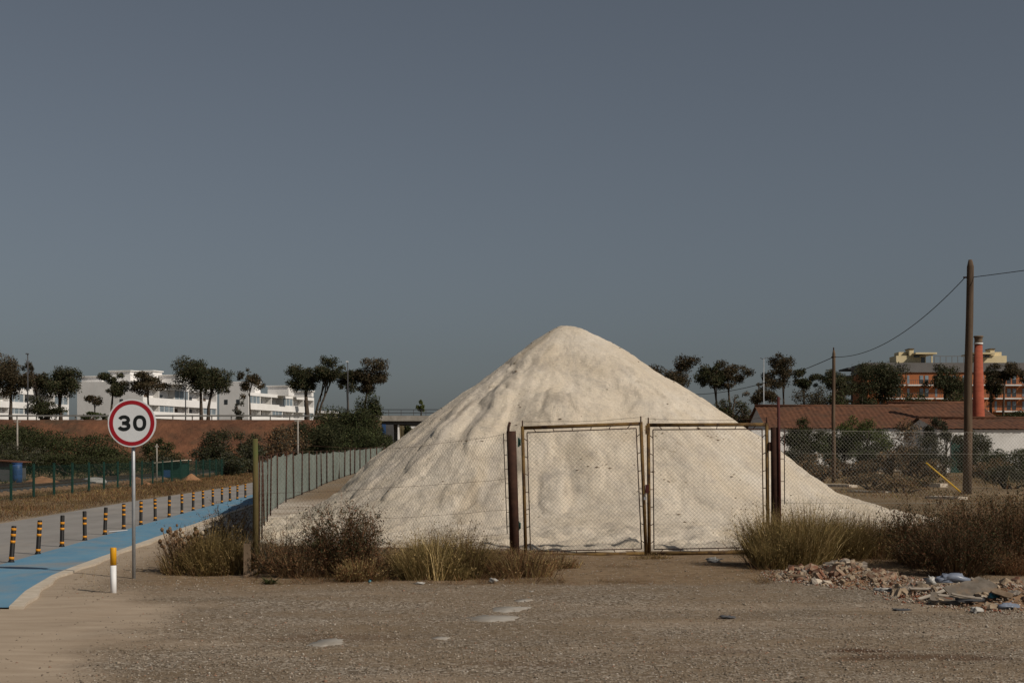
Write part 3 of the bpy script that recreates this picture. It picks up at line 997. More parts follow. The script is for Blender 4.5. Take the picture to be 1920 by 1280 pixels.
rp = np.hypot(dxp, dyp); tp_ = np.arctan2(dyp, dxp) + .16 * fbm(dxp * .45, dyp * .45, 80, 4) * sstep(.6, 2.5, rp)
dust_shade = .5 + .5 * fbm(tp_ * 15, rp * .30, 240, 5, .6)  # streaks along the slides: grey dusting plus their shade put into colour
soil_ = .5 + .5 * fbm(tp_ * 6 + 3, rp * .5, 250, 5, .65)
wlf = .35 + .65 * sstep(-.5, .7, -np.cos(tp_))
dm = np.stack([sstep(.46, .66, dust_shade) * wlf, sstep(.60, .78, soil_) * wlf, 0 * rp, 0 * rp + 1], -1)
tri_mesh('heap', V[used], remap[T], M_SALT, pile, smooth=True, attrs={'DustShade': dm})


def clods(n, seed):
    r2 = np.random.default_rng(seed)
    Vv, Tt = [], []
    base = np.array([(1, 0, 0), (-1, 0, 0), (0, 1, 0), (0, -1, 0), (0, 0, .7), (0, 0, -.7)], float)
    t = np.array([(0, 2, 4), (2, 1, 4), (1, 3, 4), (3, 0, 4), (2, 0, 5), (1, 2, 5), (3, 1, 5), (0, 3, 5)])
    nest = [(r2.uniform(-5, 5), r2.uniform(-6.5, 0)) for _ in range(44)]
    for k in range(n):
        if r2.random() < .75:
            cx, cy = nest[r2.integers(0, len(nest))]
            x, y = cx + r2.normal(0, .17), cy + r2.normal(0, .17)
        else:
            x, y = r2.uniform(-6, 6), r2.uniform(-6.5, .5)
        x += PILE[0]; y += PILE[1]
        z = float(pile_height(np.array([x]), np.array([y]))[0])
        if z < .1: continue
        s = .008 + .026 * r2.random() ** 3
        Tt.append(t + 6 * len(Vv))
        Vv.append(base * s * (.6 + .8 * r2.random((6, 1))) * np.array([1.2, 1, .6]) + np.array([x, y, z + s * .1]))
    return np.concatenate(Vv), np.concatenate(Tt)


V, T = clods(300, 5)
tag(tri_mesh('soil_clods', V, T, M_CLOD, pile), kind='stuff')

# ------------------------------------------------------------------ chain-link fences and gates
def wire_tubes(segs, r):
    """thin three-sided wires along straight segments, as arrays"""
    A = np.array([s[0] for s in segs], float); B = np.array([s[1] for s in segs], float)
    D = B - A; D /= np.linalg.norm(D, axis=1, keepdims=True) + 1e-9
    U = np.cross(D, np.where(np.abs(D[:, 2:3]) > .9, [[1.0, 0, 0]], [[0, 0, 1.0]])); U /= np.linalg.norm(U, axis=1, keepdims=True)
    W = np.cross(D, U)
    off = [U * math.cos(t) + W * math.sin(t) for t in (0, 2.094, 4.189)]
    V = np.stack([A + o * r for o in off] + [B + o * r for o in off], 1)
    t = np.array([(0, 1, 4), (0, 4, 3), (1, 2, 5), (1, 5, 4), (2, 0, 3), (2, 3, 5)])
    T = (t[None] + 6 * np.arange(len(A))[:, None, None]).reshape(-1, 3)
    return V.reshape(-1, 3), T


def mesh_panel(name, p00, p10, p01, p11, pitch, r, mat, parent, wob=0.0, seed=0):
    """diamond wire netting between four corners (bottom left, bottom right, top left, top right)"""
    p00, p10, p01, p11 = [np.array(q, float) for q in (p00, p10, p01, p11)]
    w = np.linalg.norm(p10 - p00); h = np.linalg.norm(p01 - p00)

    def mp(u, v):
        a, b = u / w, v / h
        q = p00 * (1 - a) * (1 - b) + p10 * a * (1 - b) + p01 * (1 - a) * b + p11 * a * b
        if wob:
            q = q + np.array([.25, 1, .35]) * wob * float(fbm(np.array([u * .9]), np.array([v * .9]), seed + 7, 3)[0])
        return q
    segs = []
    k = -h
    nseg = 5 if wob else 1
    while k < w:
        for s in (0, 1):
            u0, v0 = max(k, 0), max(0, -k)
            u1 = min(w, k + h); v1 = u1 - k
            if u1 - u0 > .01:
                us = np.linspace(u0, u1, nseg + 1); vv = us - k
                if s: us_ = w - us
                else: us_ = us
                pts = [mp(a, b) for a, b in zip(us_, vv)]
                segs += list(zip(pts[:-1], pts[1:]))
        k += pitch
    V, T = wire_tubes(segs, r)
    return tag(tri_mesh(name, V, T, mat, parent), kind='stuff')


def barbed(name, pts, mat, parent, r=.0022, step=.14):
    mb = MB()
    pts = [np.array(p, float) for p in pts]
    mb.tube(pts, r, 4)
    for a, b in zip(pts[:-1], pts[1:]):
        L = np.linalg.norm(b - a); n = max(1, int(L / step))
        for k in range(n):
            q = a + (b - a) * (k + .5) / n
            e = rng.normal(0, 1, 3); e /= np.linalg.norm(e)
            mb.tube([q - e * .016, q + e * .016], r * .8, 3)
    return mb.build(name, mat, parent)


GY = 22.42


def gate(name, label, tl, tr, bl, br, lock_side, Y=GY):
    """gate leaf from photo corners: outer tube frame, thin inner frame held by ties, wire netting, barbed wire on spikes"""
    TL, TR, BL, BR = [P(q[0], q[1], Y) for q in (tl, tr, bl, br)]
    t = thing(name, label, 'gate', (BL[0] + BR[0]) / 2 * np.array([1, 0, 0]) + np.array([0, Y, 0]))
    R0 = .028
    for a, b in ((TL, BL), (TR, BR)):
        MB().tube([a + [0, 0, R0], (a + b) / 2 + [0, 0, 0], b - [0, 0, R0]], R0, 10).build('stile', M_LICH, t)
    MB().tube([TL + [R0, .002, 0], TR + [-R0, .002, 0]], R0 * 1.02, 10).build('top_rail', M_LICH, t)
    MB().tube([BL + [R0, .002, 0], BR + [-R0, .002, 0]], R0 * 1.02, 10).build('bottom_rail', M_LICH, t)
    ins = .072
    tl2, tr2, bl2, br2 = TL + [ins, 0, -ins], TR + [-ins, 0, -ins], BL + [ins, 0, ins], BR + [-ins, 0, ins]
    mb = MB()
    for a, b in ((tl2, tr2), (tr2, br2), (br2, bl2), (bl2, tl2)):
        mb.tube([a, b], .0095, 6)
    mb.build('inner_frame', M_RUST, t)
    for a, b, a2, b2, n in ((TL, TR, tl2, tr2, 6), (BL, BR, bl2, br2, 6), (TL, BL, tl2, bl2, 7), (TR, BR, tr2, br2, 7)):
        for k in range(n):
            f = (k + .5) / n
            MB().tube([a + (b - a) * f, a2 + (b2 - a2) * f], .0065, 5).build('tie_rod', M_RUST, t)
    mesh_panel('wire_netting', bl2 + [0, -.012, 0], br2 + [0, -.012, 0], tl2 + [0, -.012, 0], tr2 + [0, -.012, 0], .0635, .0014, M_WIRE, t)
    for q in (TL, TR):
        MB().tube([q + [0, 0, R0 * .5], q + [0, 0, .115]], .012, 6).build('spike', M_RUST, t)
    n = 9
    pts = [TL + (TR - TL) * k / n + np.array([0, 0, .10 - .03 * math.sin(math.pi * k / n) + .004 * rng.normal()]) for k in range(n + 1)]
    barbed('barbed_wire', pts, M_WIRED, t)
    side, top = (TL, True) if lock_side == 'left' else (TR, False)
    return t, (TL, TR, BL, BR)


gl, cl = gate('gate_leaf', 'left leaf of the rusty wire gate, beside the thick brown post', (979.5, 802), (1201.5, 794), (986, 1042), (1211.5, 1037), 'right')
gr, cr = gate('gate_leaf', 'right leaf of the rusty wire gate, with the lock plate', (1215.5, 796.5), (1437.5, 795.5), (1217.5, 1038), (1440.5, 1034), 'left')
for yy0, yy1, m in ((797, 814, M_LICH), (908, 924, M_RUSTRED)):
    q = P(1213.2, (yy0 + yy1) / 2, GY)
    MB().box((q[0], q[1] - .03, q[2]), (.058, .012, (yy1 - yy0) / F * GY)).build('lock_plate', m, gr)
for yy in (829, 985):
    q = P(972.5, yy, GY - .02)
    hb = MB(); hb.box((q[0], q[1] - .01, q[2]), (.028, .03, .14)); hb.tube([q + [.02, -.02, -.05], q + [.02, -.02, .05]], .014, 8)
    hb.build('hinge', M_FGREEN, gl)
    q = P(1444, yy + 8, GY - .02)
    hb = MB(); hb.box((q[0], q[1] - .01, q[2]), (.05, .03, .14)); hb.build('hinge', M_RUST, gr)

# chain and padlock round the meeting stiles
q = P(1207.5, 921, GY - .07)
ch = thing('lock_chain', 'rusty chain with padlock holding the two gate leaves together', 'chain', q)
for k in range(9):
    f = k / 8
    c = q + np.array([-.085 + .17 * f, -.012 * math.sin(f * 3.14), -.05 * math.sin(f * 3.14)])
    mb = MB(); ring = []
    for a in range(9):
        an = 2 * math.pi * a / 8
        u, v = .016 * math.cos(an), .009 * math.sin(an)
        ring.append(c + (np.array([u, v, 0]) if k % 2 else np.array([u, 0, v])))
    mb.tube(ring, .0035, 5, caps=False)
    mb.build('chain_link', M_RUST, ch)
pk = MB(); pk.box(q + [0.015, -.02, -.105], (.042, .02, .045)); pko = pk.build('padlock', M_GALV, ch)
sh = MB(); sh.tube([q + [.001, -.02, -.085], q + [.001, -.02, -.055], q + [.015, -.02, -.042], q + [.029, -.02, -.055], q + [.029, -.02, -.085]], .004, 6); sh.build('shackle', M_GALV, pko)

# gate posts
a, b_ = P(958.5, 808, GY - .02), P(966, 1043, GY - .02)
t = thing('gate_post', 'thick brown rusted gate post left of the gates, stub of pipe on top', 'post', (b_[0], b_[1], 0))
MB().tube([b_ + [0, 0, -.2], (a + b_) / 2, a], [.078, .077, .076], 14).build('tube', M_RUST, t)
MB().tube([P(952.5, 812, GY - .06), P(953.5, 800, GY - .06), P(956, 791, GY - .06)], .021, 8).build('pipe_stub', M_RUST, t)
a, b_ = P(1453.5, 801, GY - .02), P(1455, 1040, GY - .02)
t = thing('gate_post', 'thick brown rusted gate post right of the gates, tall pipe strapped to it', 'post', (b_[0], b_[1], 0))
MB().tube([b_ + [0, 0, -.2], (a + b_) / 2, a], [.072, .071, .070], 14).build('tube', M_RUST, t)
MB().tube([P(1463, 1042, GY - .09), P(1461, 860, GY - .09), P(1459.5, 744, GY - .09)], .024, 9).build('tall_pipe', M_RUSTRED, t)

# timber corner post at the left, broken stump and fallen branch
LP = G(478.5, 1077)
t = thing('fence_post', 'green stained round timber post at the left fence corner', 'post', LP)
tp = P(478.5, 822, LP[1])
MB().tube([LP + [0, 0, -.2], LP + (tp - LP) * .5 + [.006, 0, 0], tp], [.039, .038, .036], 12).build('shaft', M_POST, t)
MB().tube([tp + [-.041, 0, -.06], tp + [.041, 0, -.06]], .006, 6).build('wire_staple', M_WIRED, t)
s0 = G(462, 1078)
t = thing('broken_stump', 'short split grey timber stump beside the green corner post', 'stump', s0)
mb = MB(); mb.box(s0 + [0, 0, .19], (.075, .07, .44), .2, taper=.93); mb.build('plank', M_TIMBER, t)
mb = MB(); mb.box(s0 + [.042, .02, .20], (.022, .05, .46), .25); mb.build('splinter', M_TIMBER, t)
b0, b1, b2 = G(459, 1084), G(476, 1079), G(494, 1070)
mb = MB(); mb.tube([b0 + [0, 0, .02], b1 + [0, 0, .045], b2 + [0, 0, .10]], [.022, .026, .03], 7)
tag(mb.build('fallen_branch', M_TIMBER, origin=b0), 'pale fallen branch on the ground at the corner post', 'branch')

# left run of fence from the corner post to the gate post
A = np.array([LP[0], LP[1], 0]); Bq = np.array([P(956, 1043, GY - .02)[0], GY - .02, 0])
t = thing('chain_link_fence', 'chain link fence between the green corner post and the left gate post', 'fence', A)
zt0, zt1 = 1.62, P(0, 812, GY)[2]
mesh_panel('wire_netting', A + [.05, 0, .05], Bq + [-.09, 0, .05], A + [.05, 0, zt0 - .12], Bq + [-.09, 0, zt1 - .02], .0635, .0014, M_WIRE, t, .02, 3)
for k, (za, zb, sg) in enumerate(((1.74, zt1, .16), (1.05, 1.18, .03), (.72, .70, .05), (.30, .32, .02))):
    n = 10
    pts = [A + (Bq - A) * j / n + np.array([0, -.01, za + (zb - za) * j / n - sg * math.sin(math.pi * j / n) + .006 * rng.normal()]) for j in range(n + 1)]
    barbed('strand_wire', pts, M_WIRED, t, .002, .16)
q0, q1 = P(944, 812, GY), P(951, 1000, GY)
mb = MB(); mb.tube([q0, q1], .0075, 6)
for k in range(7):
    f = (k + .5) / 7; q = q0 + (q1 - q0) * f
    mb.tube([q, q + [.08, 0, .0]], .005, 5)
mb.build('tension_bar', M_RUST, t)

# right run of fence
A = np.array([P(1469, 0, GY)[0], GY, 0]); Bq = np.array([11.5, 24.4, 0])
t = thing('chain_link_fence', 'chain link fence running right from the right gate post', 'fence', A)
zt0, zt1 = P(0, 806, GY)[2], P(0, 808, 24.4)[2]
mesh_panel('wire_netting', A + [.01, 0, .05], Bq + [0, 0, .05], A + [.01, 0, zt0], Bq + [0, 0, zt1], .0635, .0014, M_WIRE_LIT, t, .025, 9)
for z0_, z1_, sg in ((zt0, zt1, .03), (1.57, 1.60, .02), (.8, .8, .03)):
    n = 10
    pts = [A + (Bq - A) * j / n + np.array([0, -.01, z0_ + (z1_ - z0_) * j / n - sg * math.sin(math.pi * j / n)]) for j in range(n + 1)]
    MB().tube(pts, .0022, 4).build('strand_wire', M_WIRE_LIT, t)
mb = MB(); mb.tube([P(1470.5, 800, GY), P(1471, 945, GY)], .0075, 6)
for yy in (820, 860, 902, 938): mb.tube([P(1462, yy, GY), P(1471, yy, GY)], .005, 5)
mb.build('tension_bar', M_RUST, t)
MB().tube([Bq + [0, 0, -.2], Bq + [0, 0, 1.9]], .05, 10).build('end_post', M_POST, t)

# green shade net on a row of thin posts behind the corner
NET = [(486, 22.5, 858), (491, 25.5, 858), (496, 28.5, 859), (501, 32, 858), (507, 36.5, 855), (520, 41.5, 851), (536, 46.6, 848.5), (551, 50.5, 848), (566, 54.5, 847), (580, 59.7, 847), (594, 65, 847), (603, 70, 846), (613, 76, 846), (625, 83, 845), (636, 90, 845), (646, 97, 844), (657, 105, 842), (665, 112, 841), (675, 120, 841), (686, 129, 840), (695, 138, 839), (706, 148, 838), (720, 160, 837)]
t = thing('net_fence', 'pale green shade net fence on rusty posts left of the salt pile', 'fence', (P(486, 0, 22.5)[0], 22.5, 0))
npts = [np.array([(px - 960) * Y / F, Y, 0.0]) for px, Y, yt in NET]
ntop = [P(0, yt, Y)[2] for px, Y, yt in NET]
for k, (q, zt) in enumerate(zip(npts, ntop)):
    MB().tube([q + [0, 0, -.1], q + [rng.normal(0, .02), 0, zt + .04]], .004 + .00045 * q[1], 6).build('post', M_RUST, t)
for k in range(len(npts) - 1):
    a, b_ = npts[k], npts[k + 1]
    za, zb = ntop[k] - .03, ntop[k + 1] - .03
    nu, nv = 9, 7
    dirn = (b_ - a) / np.linalg.norm(b_ - a); nrm = np.array([dirn[1], -dirn[0], 0])
    V = []
    sag = .05 + .07 * rng.random(); bul = rng.normal(0, .12)
    for iv in range(nv):
        for iu in range(nu):
            u, v = iu / (nu - 1), iv / (nv - 1)
            z = .04 + (za * (1 - u) + zb * u - .04 - sag * math.sin(math.pi * u) * v) * v
            V.append(a + (b_ - a) * u + nrm * (-.05 + bul * math.sin(math.pi * u) * (.4 + .6 * math.sin(2.2 * v)) + .015 * rng.normal() * (0 < iu < nu - 1)) + np.array([0, 0, z]))
    ii = np.arange(nu * nv).reshape(nv, nu)
    T = np.stack([ii[:-1, :-1], ii[:-1, 1:], ii[1:, 1:], ii[1:, :-1]], -1).reshape(-1, 4)
    tri_mesh('net_panel', V, T, M_NET, t, smooth=True)
pts = [q + [0, 0, zt + .03] for q, zt in zip(npts, ntop)]
MB().tube(pts, .006, 4).build('top_wire', M_WIRED, t)

# ------------------------------------------------------------------ speed limit sign
sg0 = G(251, 1082)
SY = sg0[1]
t = thing('speed_limit_sign', 'round 30 speed limit sign on a grey steel pole', 'sign', sg0)
c = P(249.5, 793, SY) + [0, -.06, 0]
MB().tube([sg0 + [0, 0, -.2], (sg0 + c) / 2 + [.002, .03, 0], np.array([c[0], SY, c[2] + .24])], .0235, 12).build('pole', M_GALV, t)
for zz in (.16, -.16):
    MB().box((c[0], c[1] + .038, c[2] + zz), (.16, .03, .035)).build('bracket', M_GALV, t)


def disc(r0, r1, y, th, n=64):
    """flat ring or disc facing -Y"""
    mb = MB(); vs = []; fs = []
    for rr, yy in ((r1, y), (r1, y + th)):
        vs += [(c[0] + rr * math.cos(2 * math.pi * k / n), yy, c[2] + rr * math.sin(2 * math.pi * k / n)) for k in range(n)]
    if r0 > 0:
        for rr, yy in ((r0, y), (r0, y + th)):
            vs += [(c[0] + rr * math.cos(2 * math.pi * k / n), yy, c[2] + rr * math.sin(2 * math.pi * k / n)) for k in range(n)]
        for k in range(n):
            j = (k + 1) % n
            fs += [(k, j, 2 * n + j, 2 * n + k), (k, n + k, n + j, j), (2 * n + k, 2 * n + j, 3 * n + j, 3 * n + k), (n + k, 3 * n + k, 3 * n + j, n + j)]
    else:
        fs += [tuple(range(n)), tuple(reversed(range(n, 2 * n)))] + [(k, n + k, n + (k + 1) % n, (k + 1) % n) for k in range(n)]
    return mb.add(vs, fs)


RS = .304
disc(0, RS, c[1], .022).build('plate', M_SIGNW, t)
disc(.238, RS - .018, c[1] - .003, .0028).build('red_ring', M_SIGNR, t)


def stroke(path, w, y, closed=False):
    mb = MB(); n = len(path)
    L, Rr = [], []
    for k in range(n):
        a = np.array(path[(k - 1) % n if closed else max(k - 1, 0)]); b = np.array(path[(k + 1) % n if closed else min(k + 1, n - 1)])
        d = (b - a) / (np.linalg.norm(b - a) + 1e-9); nn = np.array([-d[1], d[0]])
        p = np.array(path[k]); L.append(p + nn * w / 2); Rr.append(p - nn * w / 2)
    vs = [(c[0] + q[0], y, c[2] + q[1]) for q in L] + [(c[0] + q[0], y, c[2] + q[1]) for q in Rr] + [(c[0] + q[0], y + .0018, c[2] + q[1]) for q in L] + [(c[0] + q[0], y + .0018, c[2] + q[1]) for q in Rr]
    fs = []
    for k in range(n if closed else n - 1):
        j = (k + 1) % n
        fs += [(k, n + k, n + j, j), (k, j, 2 * n + j, 2 * n + k), (n + k, 3 * n + k, 3 * n + j, n + j)]
    return mb.add(vs, fs)


H2 = .100; W_ = .044
zero = []
for k in range(40):
    an = 2 * math.pi * k / 40
    zero.append((.100 + (.084 - W_ / 2) * np.sign(math.cos(an)) * abs(math.cos(an)) ** .86, (H2 - W_ / 2) * np.sign(math.sin(an)) * abs(math.sin(an)) ** .86))
stroke(zero, W_, c[1] - .0022, True).build('digit_zero', M_SIGNK, t)
three = []
rt = (H2 - W_ / 2) / 2
cx3 = -.098
for k in range(15):
    an = R(165 - k * (165 + 90) / 14)
    three.append((cx3 + .052 * math.cos(an) * 1.06, rt * 1.02 + (rt) * math.sin(an) * .98))
low = []
for k in range(15):
    an = R(90 - k * (90 + 165) / 14)
    low.append((cx3 + .058 * math.cos(an) * 1.06, -rt * 1.0 + (rt) * math.sin(an)))
o3 = stroke([(q[0], q[1]) for q in three] + [(cx3 - .022, .002)], W_, c[1] - .0022)
o3b = stroke([(cx3 - .022, .0)] + low, W_, c[1] - .0041)
o3.f += [tuple(i + len(o3.v) for i in f) for f in o3b.f]; o3.m += o3b.m; o3.sm += o3b.sm; o3.v += o3b.v
o3.build('digit_three', M_SIGNK, t)

# white and amber marker post
mp = G(213, 1111)
t = thing('marker_post', 'white marker post with amber top beside the sign', 'post', mp)
top = P(212.5, 1026, mp[1]); split = P(212.5, 1059, mp[1])
MB().tube([mp + [0, 0, -.1], split], .0335, 14).build('white_shaft', M_WPLAST, t)
MB().tube([split, top - [0, 0, .006], top], [.0350, .0350, .030], 14).build('amber_cap', M_AMBER, t)

# ------------------------------------------------------------------ bollards along the lane
def make_bollard(bands, label):
    t = thing('bollard', label, 'bollard', (0, 0, 0), 'black and orange bollards along the blue lane')
    h, r = .525, .0345
    MB().tube([(0, 0, 0), (0, 0, .02), (0, 0, .03), (0, 0, h - .008), (0, 0, h)], [r * 1.35, r * 1.3, r, r, r * .85], 14).build('shaft', M_BLACK, t)
    for z in bands:
        MB().tube([(0, 0, z - .019), (0, 0, z + .019)], r + .0025, 14, caps=True).build('band', M_ORANGE, t)
    return t


BX = [(21, 1055.75), (71, 1040), (116, 1025.75), (159, 1013.75), (196.5, 1003), (232, 992.5), (264, 984.5), (291, 976.75), (317, 970), (341, 963.5), (362, 957.5), (381, 952.75), (399, 948.5), (416, 944), (431, 940.5), (445, 937), (460, 934)]
ORD = ['first', 'second', 'third', 'fourth', 'fifth', 'sixth', 'seventh', 'eighth', 'ninth', 'tenth', 'eleventh', 'twelfth', 'thirteenth', 'fourteenth', 'fifteenth', 'sixteenth', 'last']
pa = pb = None
for k, (px, py) in enumerate(BX):
    g = G(px, py)
    kind_b = k in (2, 3, 4, 8)
    lab = 'black bollard with orange bands, ' + ('last and farthest, next to the green corner post' if k == 16 else ORD[k] + ' of the row from the left edge')
    rot = (0, [.075, .06, .02, -.01, .04, 0, .01, -.01, .02, 0, .015, -.02, 0, .01, 0, .01, 0][k], rng.random() * 6)
    rot = (0, rot[1], 0)
    if kind_b and pb is None:
        pb = make_bollard([.395, .30, .065], lab); o = pb
    elif not kind_b and pa is None:
        pa = make_bollard([.478, .395, .30, .065], lab); o = pa
    else:
        o = copy_tree(pb if kind_b else pa, (0, 0, 0), lab)
    o.location = (g[0], g[1], .012); o.rotation_euler = rot
    o['label'] = lab

# ------------------------------------------------------------------ railway side: verge, green fence, track, plots
RF = [(-16.7 - .062 * 2.8 * k, 48 + 2.8 * k) for k in range(-1, 24)]
t = thing('railway_fence', 'green steel mesh fence on posts along the railway', 'fence', (*RF[0], 0))
pm = nm = None
for k, (x, y) in enumerate(RF):
    mb = MB(); mb.box((0, 0, .59), (.075, .06, 1.22)); mb.box((0, -.0, 1.21), (.09, .075, .02))
    if pm is None:
        pm = mb.build('post', M_FGREEN, t, (0, 0, 0)); pm.location = (0, 0, 0)
    else:
        o = pm.copy(); COL.objects.link(o); o.location = (x - RF[0][0], y - RF[0][1], 0)
    if k + 1 < len(RF):
        if nm is None:
            segs = []
            dx, dy = RF[1][0] - x, RF[1][1] - y
            for z in np.arange(.08, 1.16, .2):
                segs.append(((0, 0, z), (dx, dy, z)))
            for u in np.linspace(.02, .98, 36):
                segs.append(((dx * u, dy * u, .06), (dx * u, dy * u, 1.15)))
            V, T = wire_tubes(segs, .0032)
            nm = tri_mesh('mesh_panel', V + np.array([*RF[0], 0]), T, M_FGREEN, t)
        else:
            o = nm.copy(); COL.objects.link(o); o.location = (x - RF[0][0], y - RF[0][1], 0)

t = thing('railway_track', 'railway track with dark rails behind the green fence', 'railway', (-19.5, 60, 0))
TR = [(-19.2 - .062 * (y - 48), y) for y in (30, 300)]
for off in (0, 1.45):
    MB().tube([(TR[0][0] - off, 30, .24), (TR[1][0] - off, 300, .24)], .075, 6).build('rail', M_RAIL, t)
mb = MB()
(xa, ya), (xb, yb) = TR
mb.add([(xa + .9, ya, -.02), (xb + .9, yb, -.02), (xb + .4, yb, .15), (xa + .4, ya, .15), (xb - 1.9, yb, .15), (xa - 1.9, ya, .15), (xb - 2.4, yb, -.02), (xa - 2.4, ya, -.02)], [(0, 1, 2, 3), (3, 2, 4, 5), (5, 4, 6, 7)])
mb.build('ballast', M_SOIL, t)
sl_ = None
for k in range(90):
    y = 44 + k * .9; x = -19.2 - .062 * (y - 48) - .72
    if sl_ is None:
        sl_ = MB().box((x, y, .17), (2.4, .24, .1)).build('sleeper', M_DARKCONC, t); s00 = (x, y); l00 = Vector(sl_.location)
    else:
        o = sl_.copy(); COL.objects.link(o); o.location = l00 + Vector((x - s00[0], y - s00[1], 0))


def field_blades(name, label, n, fx, fy, h, pal, width, lean=.5, keep=None, mat=None):
    y = fy(rng.random(n)); x = fx(rng.random(n), y)
    if keep is not None:
        k = keep(x, y); x, y = x[k], y[k]
    n = len(x)
    B = np.stack([x, y, gz(x, y) - .02], -1)
    D = np.stack([rng.normal(0, lean, n), rng.normal(0, lean, n), np.ones(n)], -1); D /= np.linalg.norm(D, axis=1, keepdims=True)
    clump = .45 + .75 * np.clip(fbm(x * .6, y * .35, 170, 4) + .5, 0, 1.2)
    L = h * (.3 + .7 * rng.random(n)) * clump
    V, T, C = blades(B, D, L, width * y / 40 * (.6 + .8 * rng.random(n)), .4 * rng.random(n), pick(pal, n) * (.75 + .5 * np.clip(fbm(x * .3, y * .2, 180, 3) + .5, 0, 1))[:, None])
    return tag(tri_mesh(name, V, T, mat or M_DRY, cols=C), label, kind='stuff')


field_blades('verge_grass', 'dry brown grass on the verge between road and railway fence', 70000,
             lambda u, y: line(ROAD_O, y) - .15 - u * (line(ROAD_O, y) + 18.2 + .062 * (y - 48)), lambda u: 30 + 100 * u ** 1.6, .26, OLIVE + BROWN + RUSTY + BROWN, .011, .7)
field_blades('plot_weeds', 'low dark weeds on the plots beyond the railway', 14000,
             lambda u, y: -22.5 - .07 * (y - 48) - u * 40, lambda u: 45 + 135 * u ** 1.3, .6, DARKG + DARKG + MIDG + BROWN, .022, .7)
field_blades('field_weeds', 'low dry weeds on the waste ground behind the right fence', 42000,
             lambda u, y: 5.0 + .12 * (y - 26) + u * (y * .30), lambda u: 27 + 90 * u ** 1.5, .30, STRAW[1:3] + BROWN + OLIVE + RUSTY, .012, .7,
             keep=lambda x, y: fbm(x * .25, y * .09, 190, 4) > -.08)
field_blades('roadside_weeds', 'thin weeds along the kerb and under the corner bushes', 900,
             lambda u, y: line(LANE_R, y) + .35 + u ** 2 * 2.2, lambda u: 16.5 + 14 * u, .16, OLIVE + STRAW, .005, .35)


def mound(name, label, x0, x1, ytop, Y, mat, seed):
    s = Y / F
    c = P((x0 + x1) / 2, HY, Y); rx = (x1 - x0) / 2 * s; h = P(0, ytop, Y)[2]
    n = 40
    u = np.linspace(-1.15, 1.15, n); U, W = np.meshgrid(u, u)
    rr = np.hypot(U, W)
    Z = h * np.clip(1 - rr, -.1, 1) ** 1.0 + h * .14 * fbm(U * 3, W * 3, seed, 4) * (rr < 1.1)
    V = np.stack([c[0] + U * rx, Y + W * rx, Z], -1).reshape(-1, 3)
    ii = np.arange(n * n).reshape(n, n)
    T = np.stack([ii[:-1, :-1], ii[:-1, 1:], ii[1:, 1:], ii[1:, :-1]], -1).reshape(-1, 4)
    return tag(tri_mesh(name, V, T, mat, smooth=True, origin=(c[0], Y, 0)), label, 'earth mound')


mound('earth_mound', 'large orange earth mound behind the green railway fence', 22, 134, 891, 66, M_EARTH, 201)
mound('earth_mound', 'small orange earth mound behind the fence, right of the sign pole', 225, 288, 894, 72, M_EARTH, 202)
mound('earth_mound', 'low orange earth mound in front of the shack', 340, 378, 887, 84, M_EARTH, 203)

q = P(32, 890, 75)
t = thing('blue_bin', 'blue plastic barrel bin behind the railway fence at far left', 'bin', (q[0], 75, 0))
MB().tube([(q[0], 75, .0), (q[0], 75, .35), (q[0], 75, .7), (q[0], 75, 1.06)], [.24, .27, .27, .25], 14).build('barrel', M_BLUEBIN, t)
MB().tube([(q[0], 75, 1.06), (q[0], 75, 1.10)], .28, 14).build('lid', M_BLUEBIN, t)
q = P(8, 868, 80)
t = thing('plot_shed', 'patched low shed with rusty sheet roof at far left', 'shed', (q[0], 80, 0))
MB().box((q[0], 80.6, .55), (1.6, 1.2, 1.1)).build('wall', M_DARKCONC, t)
MB().box((q[0] + .1, 80.5, 1.16), (2.0, 1.6, .06), rot=Matrix.Rotation(.06, 3, 'Y')).build('roof', M_RTILE, t)
q = P(318, 870, 88)
t = thing('plot_shack', 'dark green shack with pale sheet roof behind the railway fence', 'shack', (q[0], 88, 0))
MB().box((q[0], 88.8, .5), (1.5, 1.6, 1.0)).build('wall', M_FGREEN, t)
MB().box((q[0] + .05, 88.6, 1.09), (1.85, 2.0, .05), rot=Matrix.Rotation(-.09, 3, 'Y')).build('roof', M_KERB, t)
MB().box((q[0] - .2, 87.97, .35), (.5, .03, .45)).build('blue_panel', M_BLUEBIN, t)


def crumple(name, label, cat, cen, s, mat, seed, sq=(1, 1, 1), amp=.45):
    """crumpled sheet or bag: folded closed shell"""
    r2 = np.random.default_rng(seed)
    nu, nv = 14, 9
    V = []
    for iv in range(nv):
        ph = math.pi * iv / (nv - 1)
        for iu in range(nu):
            thh = 2 * math.pi * iu / nu
            d = np.array([math.sin(ph) * math.cos(thh), math.sin(ph) * math.sin(thh), math.cos(ph)])
            rr = 1 + amp * r2.normal() * math.sin(ph)
            V.append(np.array(cen) + d * rr * s * np.array(sq))
    F_ = [(iv * nu + iu, iv * nu + (iu + 1) % nu, (iv + 1) * nu + (iu + 1) % nu, (iv + 1) * nu + iu) for iv in range(nv - 1) for iu in range(nu)]
    zmin = max(gzs(cen[0], cen[1]) - .01, cen[2] - s * sq[2] * .75)
    V = np.array(V); V[:, 2] = np.maximum(V[:, 2], zmin)
    return tag(tri_mesh(name, V, F_, mat, origin=(cen[0], cen[1], zmin)), label, cat)


crumple('tarpaulin', 'crumpled whitish tarpaulin on the plots behind the railway fence', 'tarpaulin', P(176, 902, 70) * [1, 1, 0] + [0, 0, .2], .5, M_WBAG, 31, (1.1, .8, .45), .25)

